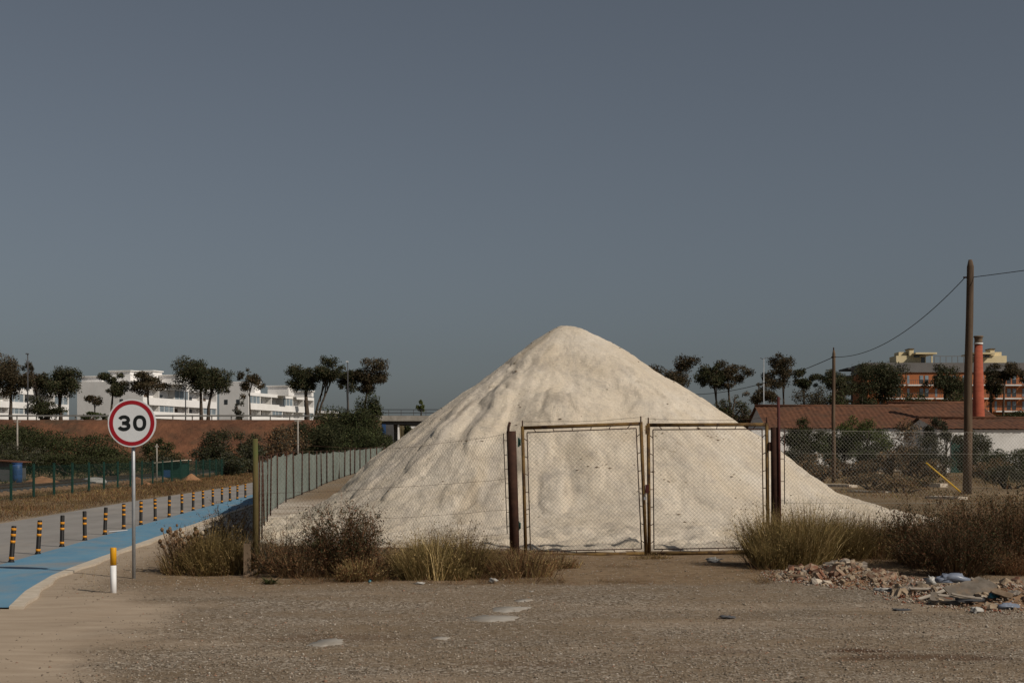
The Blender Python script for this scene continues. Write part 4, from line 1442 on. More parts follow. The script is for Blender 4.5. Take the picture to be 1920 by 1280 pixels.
# ------------------------------------------------------------------ bank top: guardrail, lamp posts, utility posts, bridge
t = thing('guardrail', 'long steel guardrail along the top of the red bank', 'guardrail', (-60, 199.5, BANKZ))
MB().frame_box((-130, 199.4, BANKZ), (1, 0, 0), (0, 1, 0), (0, 0, 1), (0, 0, .45), (108, .08, .68)).build('beam', M_GUARD, t)
gp = None
for k in range(40):
    x = -128 + k * 2.7
    if gp is None:
        gp = MB().box((x, 199.55, BANKZ + .35), (.14, .12, .7)).build('post', M_GUARD, t); l0 = Vector(gp.location)
    else:
        o = gp.copy(); COL.objects.link(o); o.location = l0 + Vector((x + 128, 0, 0))


def pole_thing(name, label, cat, px, ytop, yfoot, Y, w, mat, foot=None, top=None):
    a = P(px, yfoot, Y); b = P(px if top is None else top, ytop, Y)
    if foot is not None: a[2] = foot
    t = thing(name, label, cat, a)
    MB().tube([a + [0, 0, -.2], (a + b) / 2, b], [w * .55, w * .5, w * .42], 8).build('shaft', mat, t)
    return t, b


t, b = pole_thing('street_lamp', 'thin street lamp among the tree crowns above the bank bushes', 'street lamp', 652, 682, 786, 205, .17, M_DARKCONC, BANKZ)
MB().tube([b, b + [0, -.5, .25]], .06, 6).build('arm', M_GALV, t)
MB().box(b + [0, -.7, .27], (.3, .6, .14)).build('lamp_head', M_SIGNW, t)
t, b = pole_thing('street_lamp', 'thin street lamp behind the leftmost tree', 'street lamp', 52, 664, 786, 203, .2, M_DARKCONC, BANKZ)
MB().box(b + [0, -.2, .05], (.3, .6, .14)).build('lamp_head', M_DARKCONC, t)
t, b = pole_thing('street_lamp', 'slender pole in front of the white balconies', 'street lamp', 348, 722, 786, 203, .16, M_DARKCONC, BANKZ)
MB().box(b + [0, -.2, .05], (.25, .5, .12)).build('lamp_head', M_DARKCONC, t)
for px, yt, yf, Y, lab in ((558.5, 786, 838, 130, 'pale concrete utility post before the bank bushes'), (32.5, 787, 826, 130, 'short pale utility post at far left before the bank'), (294, 832, 898, 84, 'thin pale post beside the dark green shack')):
    t, b = pole_thing('utility_post', lab, 'post', px, yt, yf, Y, .17 if Y > 100 else .09, M_CONC, 0)
    MB().box(b + [0, 0, -.15], (.6 if Y > 100 else .2, .08, .08)).build('crossarm', M_CONC, t)

# road bridge closing the gap in the bank
BY = 203.0
xl, xr = P(712, 0, BY)[0], 20.0
t = thing('road_bridge', 'low concrete road bridge with dark railing behind the salt pile', 'bridge', (xl, BY, 0))
zd = P(0, 779, BY)[2]
MB().frame_box((xl - .6, BY, zd), (1, 0, 0), (0, 1, 0), (0, 0, 1), (0, 0, -.75), (xr - xl, 9, 0)).build('deck', M_CONC, t)
MB().frame_box((xl - .6, BY, zd), (1, 0, 0), (0, 1, 0), (0, 0, 1), (.1, .5, -1.25), (xr - xl - .1, 8.5, -.752)).build('beam', M_DARKCONC, t)
MB().frame_box((xl - .7, BY + .2, 0), (1, 0, 0), (0, 1, 0), (0, 0, 1), (0, 0, 0), (2.6, 8.6, zd - 1.255)).build('abutment', M_DARKCONC, t)
for px in (746.5, 800):
    MB().box((P(px, 0, BY)[0], BY + 1.2, (zd - 1.26) / 2), (.22, 1.2, zd - 1.26)).build('pier', M_WHITE, t)
for z in (.42, .86):
    MB().tube([(xl - .6, BY + .2, zd + z), (xr - .6, BY + .2, zd + z)], .05, 5).build('handrail', M_DARKCONC, t)
bp = None
for k in range(22):
    x = xl - .5 + k * 1.75
    if bp is None:
        bp = MB().box((x, BY + .2, zd + .44), (.08, .08, .88)).build('baluster', M_DARKCONC, t); l0 = Vector(bp.location)
    else:
        o = bp.copy(); COL.objects.link(o); o.location = l0 + Vector((k * 1.75, 0, 0))
MB().frame_box((P(716, 0, BY)[0], BY + .195, P(0, 815, BY)[2]), (1, 0, 0), (0, 1, 0), (0, 0, 1), (0, -.02, 0), (.55, 0, 1.5)).build('painted_patch', M_BLUEBIN, t)

# small low house beside the bridge approach, house beyond the arch
def far_house(label, x0, x1, ytop, yeave, Y, wallm, roofm, base):
    a, b = P(x0, ytop, Y), P(x1, yeave, Y)
    t = thing('far_house', label, 'house', ((a[0] + b[0]) / 2, Y, base))
    MB().frame_box((a[0], Y, base), (1, 0, 0), (0, 1, 0), (0, 0, 1), (0, 0, 0), (b[0] - a[0], 6, b[2] - base)).build('wall', wallm, t)
    MB().frame_box((a[0] - .15, Y - .2, b[2]), (1, 0, 0), (0, 1, 0), (0, 0, 1), (0, 0, .003), (b[0] - a[0] + .3, 6.4, a[2] - b[2])).build('roof', roofm, t)
    w = (b[0] - a[0])
    for k in range(3):
        MB().frame_box((a[0] + w * (.2 + .25 * k), Y - .03, base + (b[2] - base) * .3), (1, 0, 0), (0, 1, 0), (0, 0, 1), (0, 0, 0), (w * .1, .06, (b[2] - base) * .35)).build('window', M_GLASS, t)
    return t


far_house('small ochre house with white parapet left of the bank bushes', 594, 626, 770, 775, 260, M_CREAM, M_WHITE, BANKZ)
far_house('white house seen through the opening under the bridge', 752, 800, 792, 797, 300, M_WHITE, M_WHITE2, 0)

# ------------------------------------------------------------------ white apartment blocks
def apartment(label, cpx, Y, W, far_px, ang, yroof, yend, floors, extras, nbay):
    """block turned by ang: end wall to the left, balcony front to the right; floors = [(y_parapet_top, y_parapet_bottom)] at the near corner"""
    C = np.array([(cpx - 960) * Y / F, Y, BANKZ])
    e1 = np.array([math.cos(ang), math.sin(ang), 0]); e2 = np.array([-math.sin(ang), math.cos(ang), 0]); ez = np.array([0, 0, 1.0])
    kf = (far_px - 960) / F
    L = (kf * Y - C[0]) / (math.cos(ang) - kf * math.sin(ang))
    zr = P(0, yroof, Y)[2] - BANKZ
    ze = P(0, yend, Y)[2] - BANKZ
    t = thing('apartment_block', label, 'apartment block', C)
    D = 1.5
    fb = lambda a, b: MB().frame_box(C, e1, e2, ez, a, b)
    fb((.25, D, 0), (L, W, zr)).build('wall', M_WHITE, t)
    fb((0, 0, 0), (.247, W + .1, ze)).build('end_wall', M_WHITE, t)
    fb((L + .003, 0, 0), (L + .25, W, zr)).build('far_end_wall', M_WHITE, t)
    # roof parapet along the front
    zp = floors[0]
    fb((.25, -.05, P(0, floors[0], Y)[2] - BANKZ), (L, D - .003, zr)).build('roof_parapet', M_WHITE, t)
    for (yt, yb) in floors[1:]:
        z0, z1 = P(0, yb, Y)[2] - BANKZ, P(0, yt, Y)[2] - BANKZ
        fb((.25, -.12, z0), (L, .06, z1)).build('balcony_parapet', M_WHITE, t)
        fb((.25, .063, z0 + .003), (L, D - .003, z0 + .25)).build('balcony_slab', M_WHITE2, t)
    zl = [P(0, q[1], Y)[2] - BANKZ + .25 for q in floors[1:]]
    zu = [P(0, floors[0], Y)[2] - BANKZ] + [P(0, q[1], Y)[2] - BANKZ for q in floors[1:-1]]
    bw = (L - .25) / nbay
    for z0, z1 in zip(zl, zu):
        for k in range(nbay):
            u = .25 + k * bw
            if k: fb((u - .1, .065, z0 + .003), (u + .1, D - .004, z1 - .003)).build('dividing_wall', M_WHITE2, t)
            m = [M_GLASS, M_SHUT, M_GLASS, M_PANE][(k * 3 + int(z0)) % 4]
            w = fb((u + bw * .22, D - .05, z0 + .1), (u + bw * .62, D + .05, z0 + 2.1)).build('window', m, t)
            if (k + int(z0)) % 3 == 1:   # glazed-in balcony
                g = fb((u + .25, .1, z0 + .95), (u + bw - .25, .14, z1 - .05)).build('glazing', M_PANE, t)
                for j in range(4):
                    ux = u + .25 + (bw - .5) * j / 3
                    fb((ux - .05, .05, z0 + .95), (ux + .05, .097, z1 - .05)).build('mullion', M_WHITE2, g)
    for (pa, pb_, y0, y1, dd) in extras:
        u0 = P(pa, 0, Y)[0]; u1 = P(pb_, 0, Y)[0]
        mb = MB(); z0, z1 = P(0, y1, Y)[2], P(0, y0, Y)[2]
        mb.box(((u0 + u1) / 2, Y + dd, (z0 + z1) / 2), (u1 - u0, 5, z1 - z0), ang)
        ob = mb.build('roof_block', M_WHITE, t)
        mb = MB(); mb.box(((u0 + u1) / 2, Y + dd, z1 + .12), (u1 - u0 + .5, 5.5, .22), ang); mb.build('coping', M_WHITE2, ob)
        mb = MB(); q = np.array([(u0 + u1) / 2, Y + dd, (z0 + z1) / 2]) - e2 * 2.52 + e1 * .1
    # small windows in the end wall
    for k, (v, z) in enumerate(((W * .3, ze * .55), (W * .3, ze * .25), (W * .72, ze * .55))):
        fb((-.04, v, z), (.06, v + .8, z + 1.0)).build('end_window', M_GLASS, t)
    return t


ANG = R(73)
apartment('white apartment block at the left edge behind the tall trees', -46, 300, 12, 128, ANG, 722, 722, [733, (749, 761), (772, 784)], [(10, 50, 712, 722, 20)], 6)
apartment('largest white apartment block, behind the speed sign', 268, 300, 15.7, 406, ANG, 716, 714, [727, (744, 758), (770, 783)], [(197, 234, 693, 716, 8), (237, 270, 692, 716, 10), (136, 182, 703, 715, 10), (276, 334, 700, 717, 12)], 5)
apartment('right white apartment block with glazed balconies, left of the bridge', 466, 300, 6.7, 588, ANG, 735, 716, [741, (755, 767), (779, 788)], [(438, 462, 714, 734, 8), (494, 519, 719, 737, 14), (536, 545, 727, 737, 20)], 6)

# ------------------------------------------------------------------ orange block, penthouses and unfinished block
OY = 330.0
ox0, ox1 = P(1626, 0, OY)[0], P(1990, 0, OY)[0]
ob = thing('orange_apartment_block', 'orange apartment block with grey attic band and cream penthouses', 'apartment block', (ox0, OY, 5.6))
O = np.array([ox0, OY, 0.0]); EX, EY, EZ = (1, 0, 0), (0, 1, 0), (0, 0, 1)
zz = lambda y: P(0, y, OY)[2]
MB().frame_box(O, EX, EY, EZ, (0, 0, 5.6), (ox1 - ox0, 14, zz(698))).build('wall', M_ORENDER, ob)
MB().frame_box(O, EX, EY, EZ, (-.3, -.35, zz(698) + .003), (ox1 - ox0 + .3, 14.3, zz(680))).build('attic_band', M_GREYCLAD, ob)
bays = [1650, 1702, 1754, 1806, 1866, 1918]
for lv, (yt, yb, ys_) in enumerate(((703.5, 719, 721), (728, 743.5, 746), (752, 768, 770))):
    for bpx in bays:
        sl0 = P(bpx - 2, 0, OY)[0] - ox0; sl1 = P(bpx + 46, 0, OY)[0] - ox0
        bo = MB().frame_box(O, EX, EY, EZ, (sl0, -1.3, zz(ys_ + 2.4)), (sl1, -.003, zz(ys_))).build('balcony_slab', M_CREAM if lv < 0 else M_WHITE2, ob)
        mb = MB()
        mb.frame_box(O, EX, EY, EZ, (sl0, -1.25, zz(ys_) + 1.0), (sl1, -1.2, zz(ys_) + 1.06))
        for j in range(15):
            u = sl0 + (sl1 - sl0) * j / 14
            mb.frame_box(O, EX, EY, EZ, (u - .03, -1.25, zz(ys_) + .003), (u + .03, -1.2, zz(ys_) + .997))
        mb.build('railing', M_DARKCONC, bo)
        for wx in (22, 32):
            u0 = P(bpx + wx, 0, OY)[0] - ox0
            wo = MB().frame_box(O, EX, EY, EZ, (u0, -.06, zz(yb)), (u0 + .85, .05, zz(yt))).build('window', M_GLASS, ob)
            MB().frame_box(O, EX, EY, EZ, (u0 + .05, -.09, zz(yt) - .95), (u0 + .80, -.063, zz(yt) - .05)).build('blind', M_PANE, wo)
        u0 = P(bpx - 1, 0, OY)[0] - ox0
        MB().frame_box(O, EX, EY, EZ, (u0, -.05, zz(yb)), (u0 + .5, .05, zz(yt))).build('window', M_PANE, ob)


def penthouse(mir, p0):
    """cream roof house: chimney block, flat canopy, door and slim columns"""
    xx = lambda px: P(p0 + (px if not mir else 72 - px), 0, OY)[0]
    def bx(a, b, y0, y1, d0, d1): 
        u, v = sorted((xx(a), xx(b)))
        return MB().frame_box((0, OY, 0), EX, EY, EZ, (u, d0, zz(y1)), (v, d1, zz(y0)))
    h = bx(2, 58, 665, 680, 3, 9).build('penthouse', M_CREAM, ob)
    bx(26, 34, 653, 665, 2.6, 6).build('chimney', M_CREAM, h)
    bx(25, 35, 651.5, 653, 2.4, 6.2).build('chimney_cap', M_SHUT, h)
    bx(9, 24, 657.5, 665, 4, 8).build('tank_room', M_CREAM, h)
    bx(32, 72, 660.5, 663.5, 0, 9.5).build('canopy', M_CREAM, h)
    bx(62, 64.5, 663.6, 680, .3, .6).build('column', M_CREAM, h)
    bx(49, 56, 668, 680, 2.93, 3.05).build('door', M_GLASS, h)
    bx(35, 46, 664.5, 668, 2.93, 3.05).build('window', M_GLASS, h)


penthouse(False, 1685)
penthouse(True, 1826)
mb = MB()
for px in range(1752, 1850, 11):
    u = P(px, 0, OY)[0]; mb.frame_box((0, OY, 0), EX, EY, EZ, (u, .2, zz(680)), (u + .12, .3, zz(668)))
mb.frame_box((0, OY, 0), EX, EY, EZ, (P(1752, 0, OY)[0], .2, zz(668)), (P(1846, 0, OY)[0], .3, zz(667)))
mb.build('roof_railing', M_GREYCLAD, ob)

uy = 345.0
u0, u1 = P(1590, 0, uy)[0], P(1650, 0, uy)[0]
t = thing('unfinished_block', 'dark unfinished concrete block left of the orange building', 'building', (u0, uy, 5.6))
for yf in (692, 707, 722, 737, 752):
    MB().frame_box((u0, uy, P(0, yf, uy)[2]), EX, EY, EZ, (0, 0, 0), (u1 - u0, 10, .4)).build('floor_slab', M_CONC if yf > 700 else M_DARKCONC, t)
for px in (1600, 1612, 1626, 1640):
    MB().frame_box((P(px, 0, uy)[0], uy + 1, 5.6), EX, EY, EZ, (0, 0, 0), (.5, .5, P(0, 692, uy)[2] - 5.61)).build('column', M_DARKCONC, t)
MB().frame_box((P(1612, 0, uy)[0], uy + 5, 5.6), EX, EY, EZ, (0, 0, 0), (u1 - P(1612, 0, uy)[0], 4, P(0, 695, uy)[2] - 5.6)).build('core_wall', M_DARKCONC, t)

# ------------------------------------------------------------------ tiled sheds and chimney
def shed(label, x0, x1, yf, yr, yb, ze, zr, wallm=M_WHITE2, hip=0.0, doors=(), base=0.0):
    """long gabled shed along X with a wavy clay tile roof"""
    t = thing('tiled_shed', label, 'shed', ((x0 + x1) / 2, (yf + yb) / 2, base))
    mb = MB()
    mb.add([(x0, yf, base), (x1, yf, base), (x1, yb, base), (x0, yb, base), (x0, yf, ze), (x1, yf, ze), (x1, yb, ze), (x0, yb, ze), (x0, yr, zr), (x1, yr, zr)],
           [(0, 1, 5, 4), (1, 2, 6, 9, 5), (2, 3, 7, 6), (3, 0, 4, 8, 7), (4, 5, 9, 8), (6, 7, 8, 9)])
    mb.build('wall', wallm, t)
    ov = .25
    for a, b, nm in ((yf, yr, 1), (yb, yr, -1)):
        n = int((x1 - x0 + 2 * ov) / .11)
        X = np.linspace(x0 - ov, x1 + ov, n)
        wav = .028 * np.cos(np.arange(n) * math.pi * .5) + .02 * fbm(X * 5, X * 0, 213, 2)
        nr = 12
        V = []
        for r_ in range(nr + 1):
            f = r_ / nr
            yy = (a + (a - b) / abs(a - b) * ov) + (b - a - (a - b) / abs(a - b) * ov) * f
            zz_ = ze - ov * (zr - ze) / abs(b - a) + (zr - ze + ov * (zr - ze) / abs(b - a)) * f + .09
            sag = .09 * fbm(X * .35, X * 0 + f * 2, 211, 3) + .025 * fbm(X * 2.5, X * 0 + f * 9, 212, 2)
            V.append(np.stack([X + hip * 0, X * 0 + yy, zz_ + wav + sag + .03 * (r_ % 2)], -1))
        V = np.concatenate(V)
        ii = np.arange((nr + 1) * n).reshape(nr + 1, n)
        T = np.stack([ii[:-1, :-1], ii[:-1, 1:], ii[1:, 1:], ii[1:, :-1]], -1).reshape(-1, 4)
        tri_mesh('roof_slope', V, T, M_RTILE, t)
    MB().tube([(x0 - ov, yr, zr + .12), ((x0 + x1) / 2, yr, zr + .10), (x1 + ov, yr, zr + .12)], .14, 8).build('ridge_tiles', M_RTILE, t)
    for (dx, w, h, m) in doors:
        MB().box((dx, yf - .02, base + h / 2), (w, .1, h)).build('door', m, t)
    return t


X = lambda px, Y: (px - 960) * Y / F
shed('long low shed with rusty red tile roof behind the fence trees', X(1441, 130), X(1737, 130), 130, 136, 142, P(0, 803, 130)[2], P(0, 763, 136)[2])
shed('whitewashed shed with long blank wall at the right edge', X(1757, 118), 56, 118, 123, 128, P(0, 805, 118)[2], P(0, 786, 123)[2], doors=((X(1798, 118), 1.3, 2.6, M_FGREEN),))
shed('higher tile roofed shed in front of the chimney', X(1700, 133), X(1868, 133), 133.5, 139, 144, P(0, 783, 133)[2], P(0, 757, 139)[2], wallm=M_GREYBIT)
for px0, px1, yt, Y, lab, m in ((1409, 1432, 806, 118, 'low white wall between the salt pile and the right gate post', M_WHITE2),):
    tag(MB().frame_box((X(px0, Y), Y, 0), EX, EY, EZ, (0, 0, 0), (X(px1, Y) - X(px0, Y) + 1.2, .4, P(0, yt, Y)[2])).build('boundary_wall', m, origin=(X(px0, Y), Y, 0)), lab, 'wall')
CY = 129.5
cxp = X(1834.5, CY)
t = thing('brick_chimney', 'tall round red brick chimney behind the big utility pole', 'chimney', (cxp, CY, 0))
ztop = P(0, 646, CY)[2]
MB().tube([(cxp, CY, 0), (cxp, CY, 3), (cxp, CY, ztop)], [.66, .60, .345], 24).build('stack', M_BRICK, t)
MB().tube([(cxp, CY, ztop), (cxp, CY, ztop + .16)], .40, 24).build('collar', M_WHITE2, t)
MB().tube([(cxp, CY, ztop + .16), (cxp, CY, ztop + .34), (cxp, CY, ztop + .62), (cxp, CY, ztop + .66), (cxp, CY, ztop + .78)], [.36, .34, .36, .43, .42], 20).build('crown', M_TIMBER, t)

# ------------------------------------------------------------------ utility poles and wires
def upole(label, px, ytop, Y, r0, lean=0):
    g = np.array([X(px, Y), Y, 0]); b = P(px + lean, ytop, Y)
    t = thing('utility_pole', label, 'utility pole', g)
    m = [g + (b - g) * f + np.array([.02 * math.sin(f * 9), 0, 0]) for f in (0, .25, .5, .75, .97, 1)]
    m[0] = m[0] - [0, 0, .3]
    MB().tube(m, [r0 * 1.12, r0 * 1.05, r0 * .98, r0 * .9, r0 * .84, r0 * .45], 14).build('shaft', M_POLE, t)
    return t, b


t1, b1 = upole('tall brown timber utility pole at the right', 1813, 487, 55.5, .155, 6)
h1 = P(1817, 520, 55.5)
MB().tube([h1 + [-.22, -.0, 0], h1 + [.18, 0, 0]], .035, 6).build('bracket', M_RUST, t1)
t2, b2 = upole('thinner timber utility pole behind the fence, left of the tall one', 1563, 656, 77, .10)
h2 = P(1563, 669, 77)
MB().tube([h2 + [-.12, 0, 0], h2 + [.12, 0, 0]], .035, 6).build('bracket', M_RUST, t2)
MB().tube([b2, b2 + [0, 0, .14]], .035, 6).build('finial', M_RUST, t2)


def wire(label, a, b, sag, r=.016, n=24):
    pts = [np.array(a) + (np.array(b) - np.array(a)) * k / n - np.array([0, 0, sag * 4 * (k / n) * (1 - k / n)]) for k in range(n + 1)]
    return tag(MB().tube(pts, r, 5).build('overhead_wire', M_BLACK, origin=a), label, 'wire')


wire('sagging overhead wire between the two utility poles', h1 + [-.15, 0, 0], h2, .82)
wire('overhead wire leaving the tall pole to the right', h1 + [.1, 0, 0], h1 + [9, -14.5, .35], .1, .014)
wire('overhead wire from the thinner pole running left behind the pile', h2, P(1180, 722, 115), 1.3, .020)
ya, yb = P(1736, 867, 54.6), P(1801, 922, 54.6)
t = thing('guy_guard', 'yellow guard tube slanting down to the tall utility pole', 'guard tube', yb)
MB().tube([ya, yb], .032, 8).build('tube', M_YELLOW, t)
MB().tube([yb, yb + (yb - ya) / np.linalg.norm(yb - ya) * 0.6], .02, 6).build('anchor_rod', M_WIRED, t)
ta = P(1432, 672, 150)
t = thing('television_mast', 'thin aerial mast rising behind the long shed', 'mast', (ta[0], 150, 0))
MB().tube([(ta[0], 150, 0), ta], .05, 6).build('mast_tube', M_GALV, t)
MB().tube([ta + [-.35, 0, .05], ta + [0, 0, -.08], ta + [.25, 0, .12]], .035, 5).build('aerial', M_DARKCONC, t)

# low pale kerbs and rubble lines on the waste ground
for px0, px1, py, lab, h in ((1745, 1805, 934, 'short pale concrete edge lying in the weeds left of the tall pole', .12), (1690, 1770, 911, 'pale earth-covered low wall across the waste ground', .2), (1535, 1600, 911, 'pale concrete edge beside the thinner utility pole', .15), (1596, 1668, 922, 'thin pale kerb beyond the toe of the salt pile', .1)):
    a, b = G(px0, py), G(px1, py + 2)
    d = b - a; L = np.linalg.norm(d); ang = math.atan2(d[1], d[0])
    mb = MB(); mb.box((a + b) / 2 + [0, 0, h / 2 - .03], (L, .5, h), ang)
    tag(mb.build('low_edging', M_KERB, origin=(a + b) / 2), lab, 'edging')
a, b = P(1650, 876, 105), P(1768, 876, 105)
t = thing('low_white_rail', 'low whitish rail fence before the shed trees', 'fence', (a[0], 105, 0))
for z in (.3, .52): MB().frame_box((a[0], 105, z), EX, EY, EZ, (0, 0, 0), (b[0] - a[0], .06, .1)).build('rail', M_KERB, t)
for k in range(7): MB().frame_box((a[0] + (b[0] - a[0]) * k / 6, 105.07, 0), EX, EY, EZ, (-.05, 0, 0), (.05, .1, .66)).build('post', M_KERB, t)

# ------------------------------------------------------------------ trees on the left bank
def T_(label, box, trunks, pal, Y=212, **k):
    return tree(label, box[0], box[1], box[2], box[3], trunks, Y, pal, base=BANKZ if 'base' not in k else k.pop('base'), **k)


T_('tall ragged tree at the left edge of the bank', (-30, 52, 664, 748), [(21, 783, 20)], PINEB, nclus=22, group='trees along the bank')
T_('leaning tree second from the left on the bank', (40, 84, 676, 742), [(80, 788, 64)], PINEB, nclus=14, tw=5)
T_('dark bushy tree left of the big white end wall', (76, 150, 681, 752), [(114, 784, 112)], PINE, nclus=20)
T_('tiny thin tree before the white end wall', (160, 192, 736, 762), [(180, 784, 177)], PINEB, nclus=9, dens=.6, tw=3)
T_('small dark tree left of the speed sign', (183, 238, 702, 748), [(209, 785, 212)], PINE, nclus=14, tw=5)
T_('brown flat-topped tree just above the speed sign', (238, 310, 699, 742), [(280, 785, 276)], PINEB, nclus=15, tw=5)
T_('broad dark twin-trunked tree right of the speed sign', (322, 438, 675, 745), [(378, 786, 376), (390, 784, 398)], PINE, nclus=26, crowns=[(330, 402, 675, 738), (372, 438, 688, 745)])
T_('sparse thin tree before the right white block', (444, 494, 690, 752), [(470, 786, 468)], PINEB, nclus=13, dens=.42, lump=.27, tw=4)
T_('dense dark tree on the bank, left of the tree pair', (537, 600, 679, 738), [(575, 786, 572)], PINE, nclus=16, tw=9)
T_('curved-trunk dark tree joined to the dense one', (585, 642, 673, 732), [(588, 785, 612), (590, 786, 622)], PINE, nclus=16, tw=4.5)
T_('slim tree on the bank beside the thin street lamp', (638, 682, 690, 742), [(651, 772, 652)], PINE, nclus=13, tw=5)
T_('wide brownish tree at the right end of the bank', (656, 733, 677, 745), [(681, 775, 692)], PINEB, nclus=18, crowns=[(664, 733, 677, 722), (672, 702, 710, 745)], tw=5)
tree('small conical tree on the bridge skyline', 783, 797, 752, 772, [(790, 790, 790)], 260, YELG, base=3.0, nclus=7, tw=3)
bush('pale bare bush at the foot of the right white block', 434, 466, 758, 788, 208, GREYG, .35, base=BANKZ, lump=.3)
bush('dark hedge bush under the leaning tree', 46, 122, 750, 786, 208, DARKG, 1.0, base=BANKZ)
bush('low green bush under the white end wall', 152, 188, 774, 788, 206, MIDG, 1.0, base=BANKZ, nclus=7)
bush('small low green bush right of the end wall bush', 187, 204, 775, 788, 206, MIDG, 1.0, base=BANKZ, nclus=5)
# shrubs below the bank
bush('great dark mound of bush at the far left below the bank', -60, 134, 795, 860, 150, DARKG + MIDG[:1], 1.2, nclus=26)
bush('dark green bush mound left of the sign pole below the bank', 96, 243, 822, 880, 125, DARKG + MIDG[:1], 1.2, nclus=24)
bush('grey-green bush mound in front of the far left bushes', -20, 110, 838, 885, 112, GREYG + DARKG, .8, nclus=18)
bush('dark rounded bush behind the dark green shack', 345, 436, 812, 882, 120, DARKG + GREYG[:1], 1.1, nclus=18)
bush('low grey bush between sign and shack', 262, 330, 856, 890, 115, GREYG + DARKG, .7, nclus=12)
bush('low bush behind the green corner post', 424, 505, 842, 884, 112, GREYG + DARKG, .9, nclus=14)
bush('tall dark bush at the right end of the bank', 655, 718, 753, 810, 186, DARKG + MIDG[:1], 1.2, nclus=16)
bush('broad dark bush on the bank slope above the net fence', 582, 700, 766, 830, 178, DARKG + MIDG[:1], 1.2, nclus=24)
bush('brown leafless bush behind the utility post', 492, 570, 806, 850, 140, GREYG + BROWN, .8, nclus=16)
bush('dark bush right of the utility post', 538, 640, 798, 848, 150, DARKG, 1.2, nclus=20)
bush('olive bush before the bridge abutment', 618, 728, 806, 850, 158, MIDG + DARKG, 1.1, nclus=20)
bush('dark bush filling the gap beside the bridge opening', 700, 748, 805, 850, 190, DARKG, 1.2, nclus=12)
bush('green tree top seen under the bridge', 748, 778, 794, 840, 240, MIDG + DARKG, 1.1, nclus=10)
bush('dark hedge bush behind the large orange mound', 60, 190, 850, 892, 100, DARKG + MIDG[:1], 1.1, nclus=20)
bush('dark hedge bush behind the blue barrel', -40, 70, 848, 890, 98, DARKG + GREYG[:1], 1.0, nclus=18)
bush('dark hedge bush between the two orange mounds', 150, 262, 858, 896, 96, DARKG + MIDG[:1], 1.0, nclus=18)
bush('dark weeds right of the shack behind the railway fence', 370, 470, 858, 894, 100, DARKG + GREYG[:1], 1.0, nclus=18)
bush('dark bush under the right end of the red bank', 250, 350, 846, 880, 135, DARKG + BROWN[:1], .9, nclus=16)
bush('green bush hugging the red bank below the speed sign', 268, 330, 826, 872, 160, DARKG + MIDG, 1.0, nclus=14)
bush('dark bush on the bank foot left of the corner post', 436, 500, 822, 868, 150, DARKG + GREYG[:1], 1.0, nclus=14)
# trees on the right
Z5 = 5.6
T_('dark tree just right of the pile slope', (1222, 1302, 672, 732), [(1274, 780, 1272)], PINEB, base=Z5, nclus=20)
T_('left tree of the umbrella-shaped pair behind the gate', (1309, 1362, 682, 735), [(1350, 780, 1338)], PINE, base=Z5, nclus=16, tw=5)
T_('right tree of the umbrella-shaped pair behind the gate', (1340, 1406, 677, 728), [(1370, 780, 1364)], PINEB, base=Z5, nclus=18, tw=4.5)
T_('small round tree left of the aerial mast', (1396, 1450, 719, 762), [(1416, 775, 1420)], PINEB, base=Z5, nclus=14, Y=190, dens=.8)
T_('tall open-crowned tree right of the aerial mast', (1432, 1496, 668, 732), [(1470, 780, 1468)], PINEB, base=Z5, nclus=17, dens=.75, lump=.32, tw=4.5)
T_('compact dark tree left of the thinner utility pole', (1488, 1530, 693, 735), [(1508, 780, 1507)], PINE, base=Z5, nclus=12, tw=5)
T_('dark tree behind the thinner utility pole', (1533, 1598, 692, 745), [(1566, 780, 1562)], PINE, base=Z5, nclus=16, tw=5)
T_('large dark tree covering the left end of the orange block', (1602, 1706, 677, 758), [(1650, 790, 1655)], PINE, base=Z5, nclus=28, flat_bottom=.1, Y=230)
T_('medium dark tree in the middle of the orange block', (1738, 1806, 684, 752), [(1770, 790, 1772)], PINE, base=Z5, nclus=20, flat_bottom=.2, Y=230)
T_('dark tree right of the brick chimney', (1842, 1876, 688, 758), [(1860, 790, 1858)], PINE, base=Z5, nclus=14, flat_bottom=.1, Y=230)
T_('forked tree near the right edge before the orange block', (1850, 1912, 685, 722), [(1880, 790, 1884)], PINEB, base=Z5, nclus=15, Y=225, tw=5)
T_('tree crown cut by the right edge', (1908, 1965, 690, 735), [(1935, 790, 1938)], PINEB, base=Z5, nclus=13, Y=225, tw=5)
for px0, px1, yt, Y, pal, lab in ((1335, 1398, 748, 205, MIDG + PINEB, 'olive bush under the umbrella-shaped pair'), (1360, 1430, 770, 196, DARKG + PINEB, 'dark hedge below the olive bush'), (1486, 1560, 735, 206, PINEB + GREYG, 'brownish hedge behind the long shed roof'),
                                  (1548, 1612, 738, 206, MIDG + PINEB, 'green hedge left of the large dark tree'), (1590, 1640, 742, 214, DARKG, 'dark hedge at the foot of the large dark tree'), (1690, 1760, 745, 214, MIDG + DARKG, 'green hedge below the orange balconies'),
                                  (1752, 1825, 738, 214, MIDG + PINEB, 'tall hedge below the medium dark tree'), (1862, 1930, 772, 214, DARKG + MIDG, 'low hedge at the right edge')):
    bush(lab, px0, px1, yt, 800, Y, pal, 1.0, base=Z5 - .3, nclus=14)
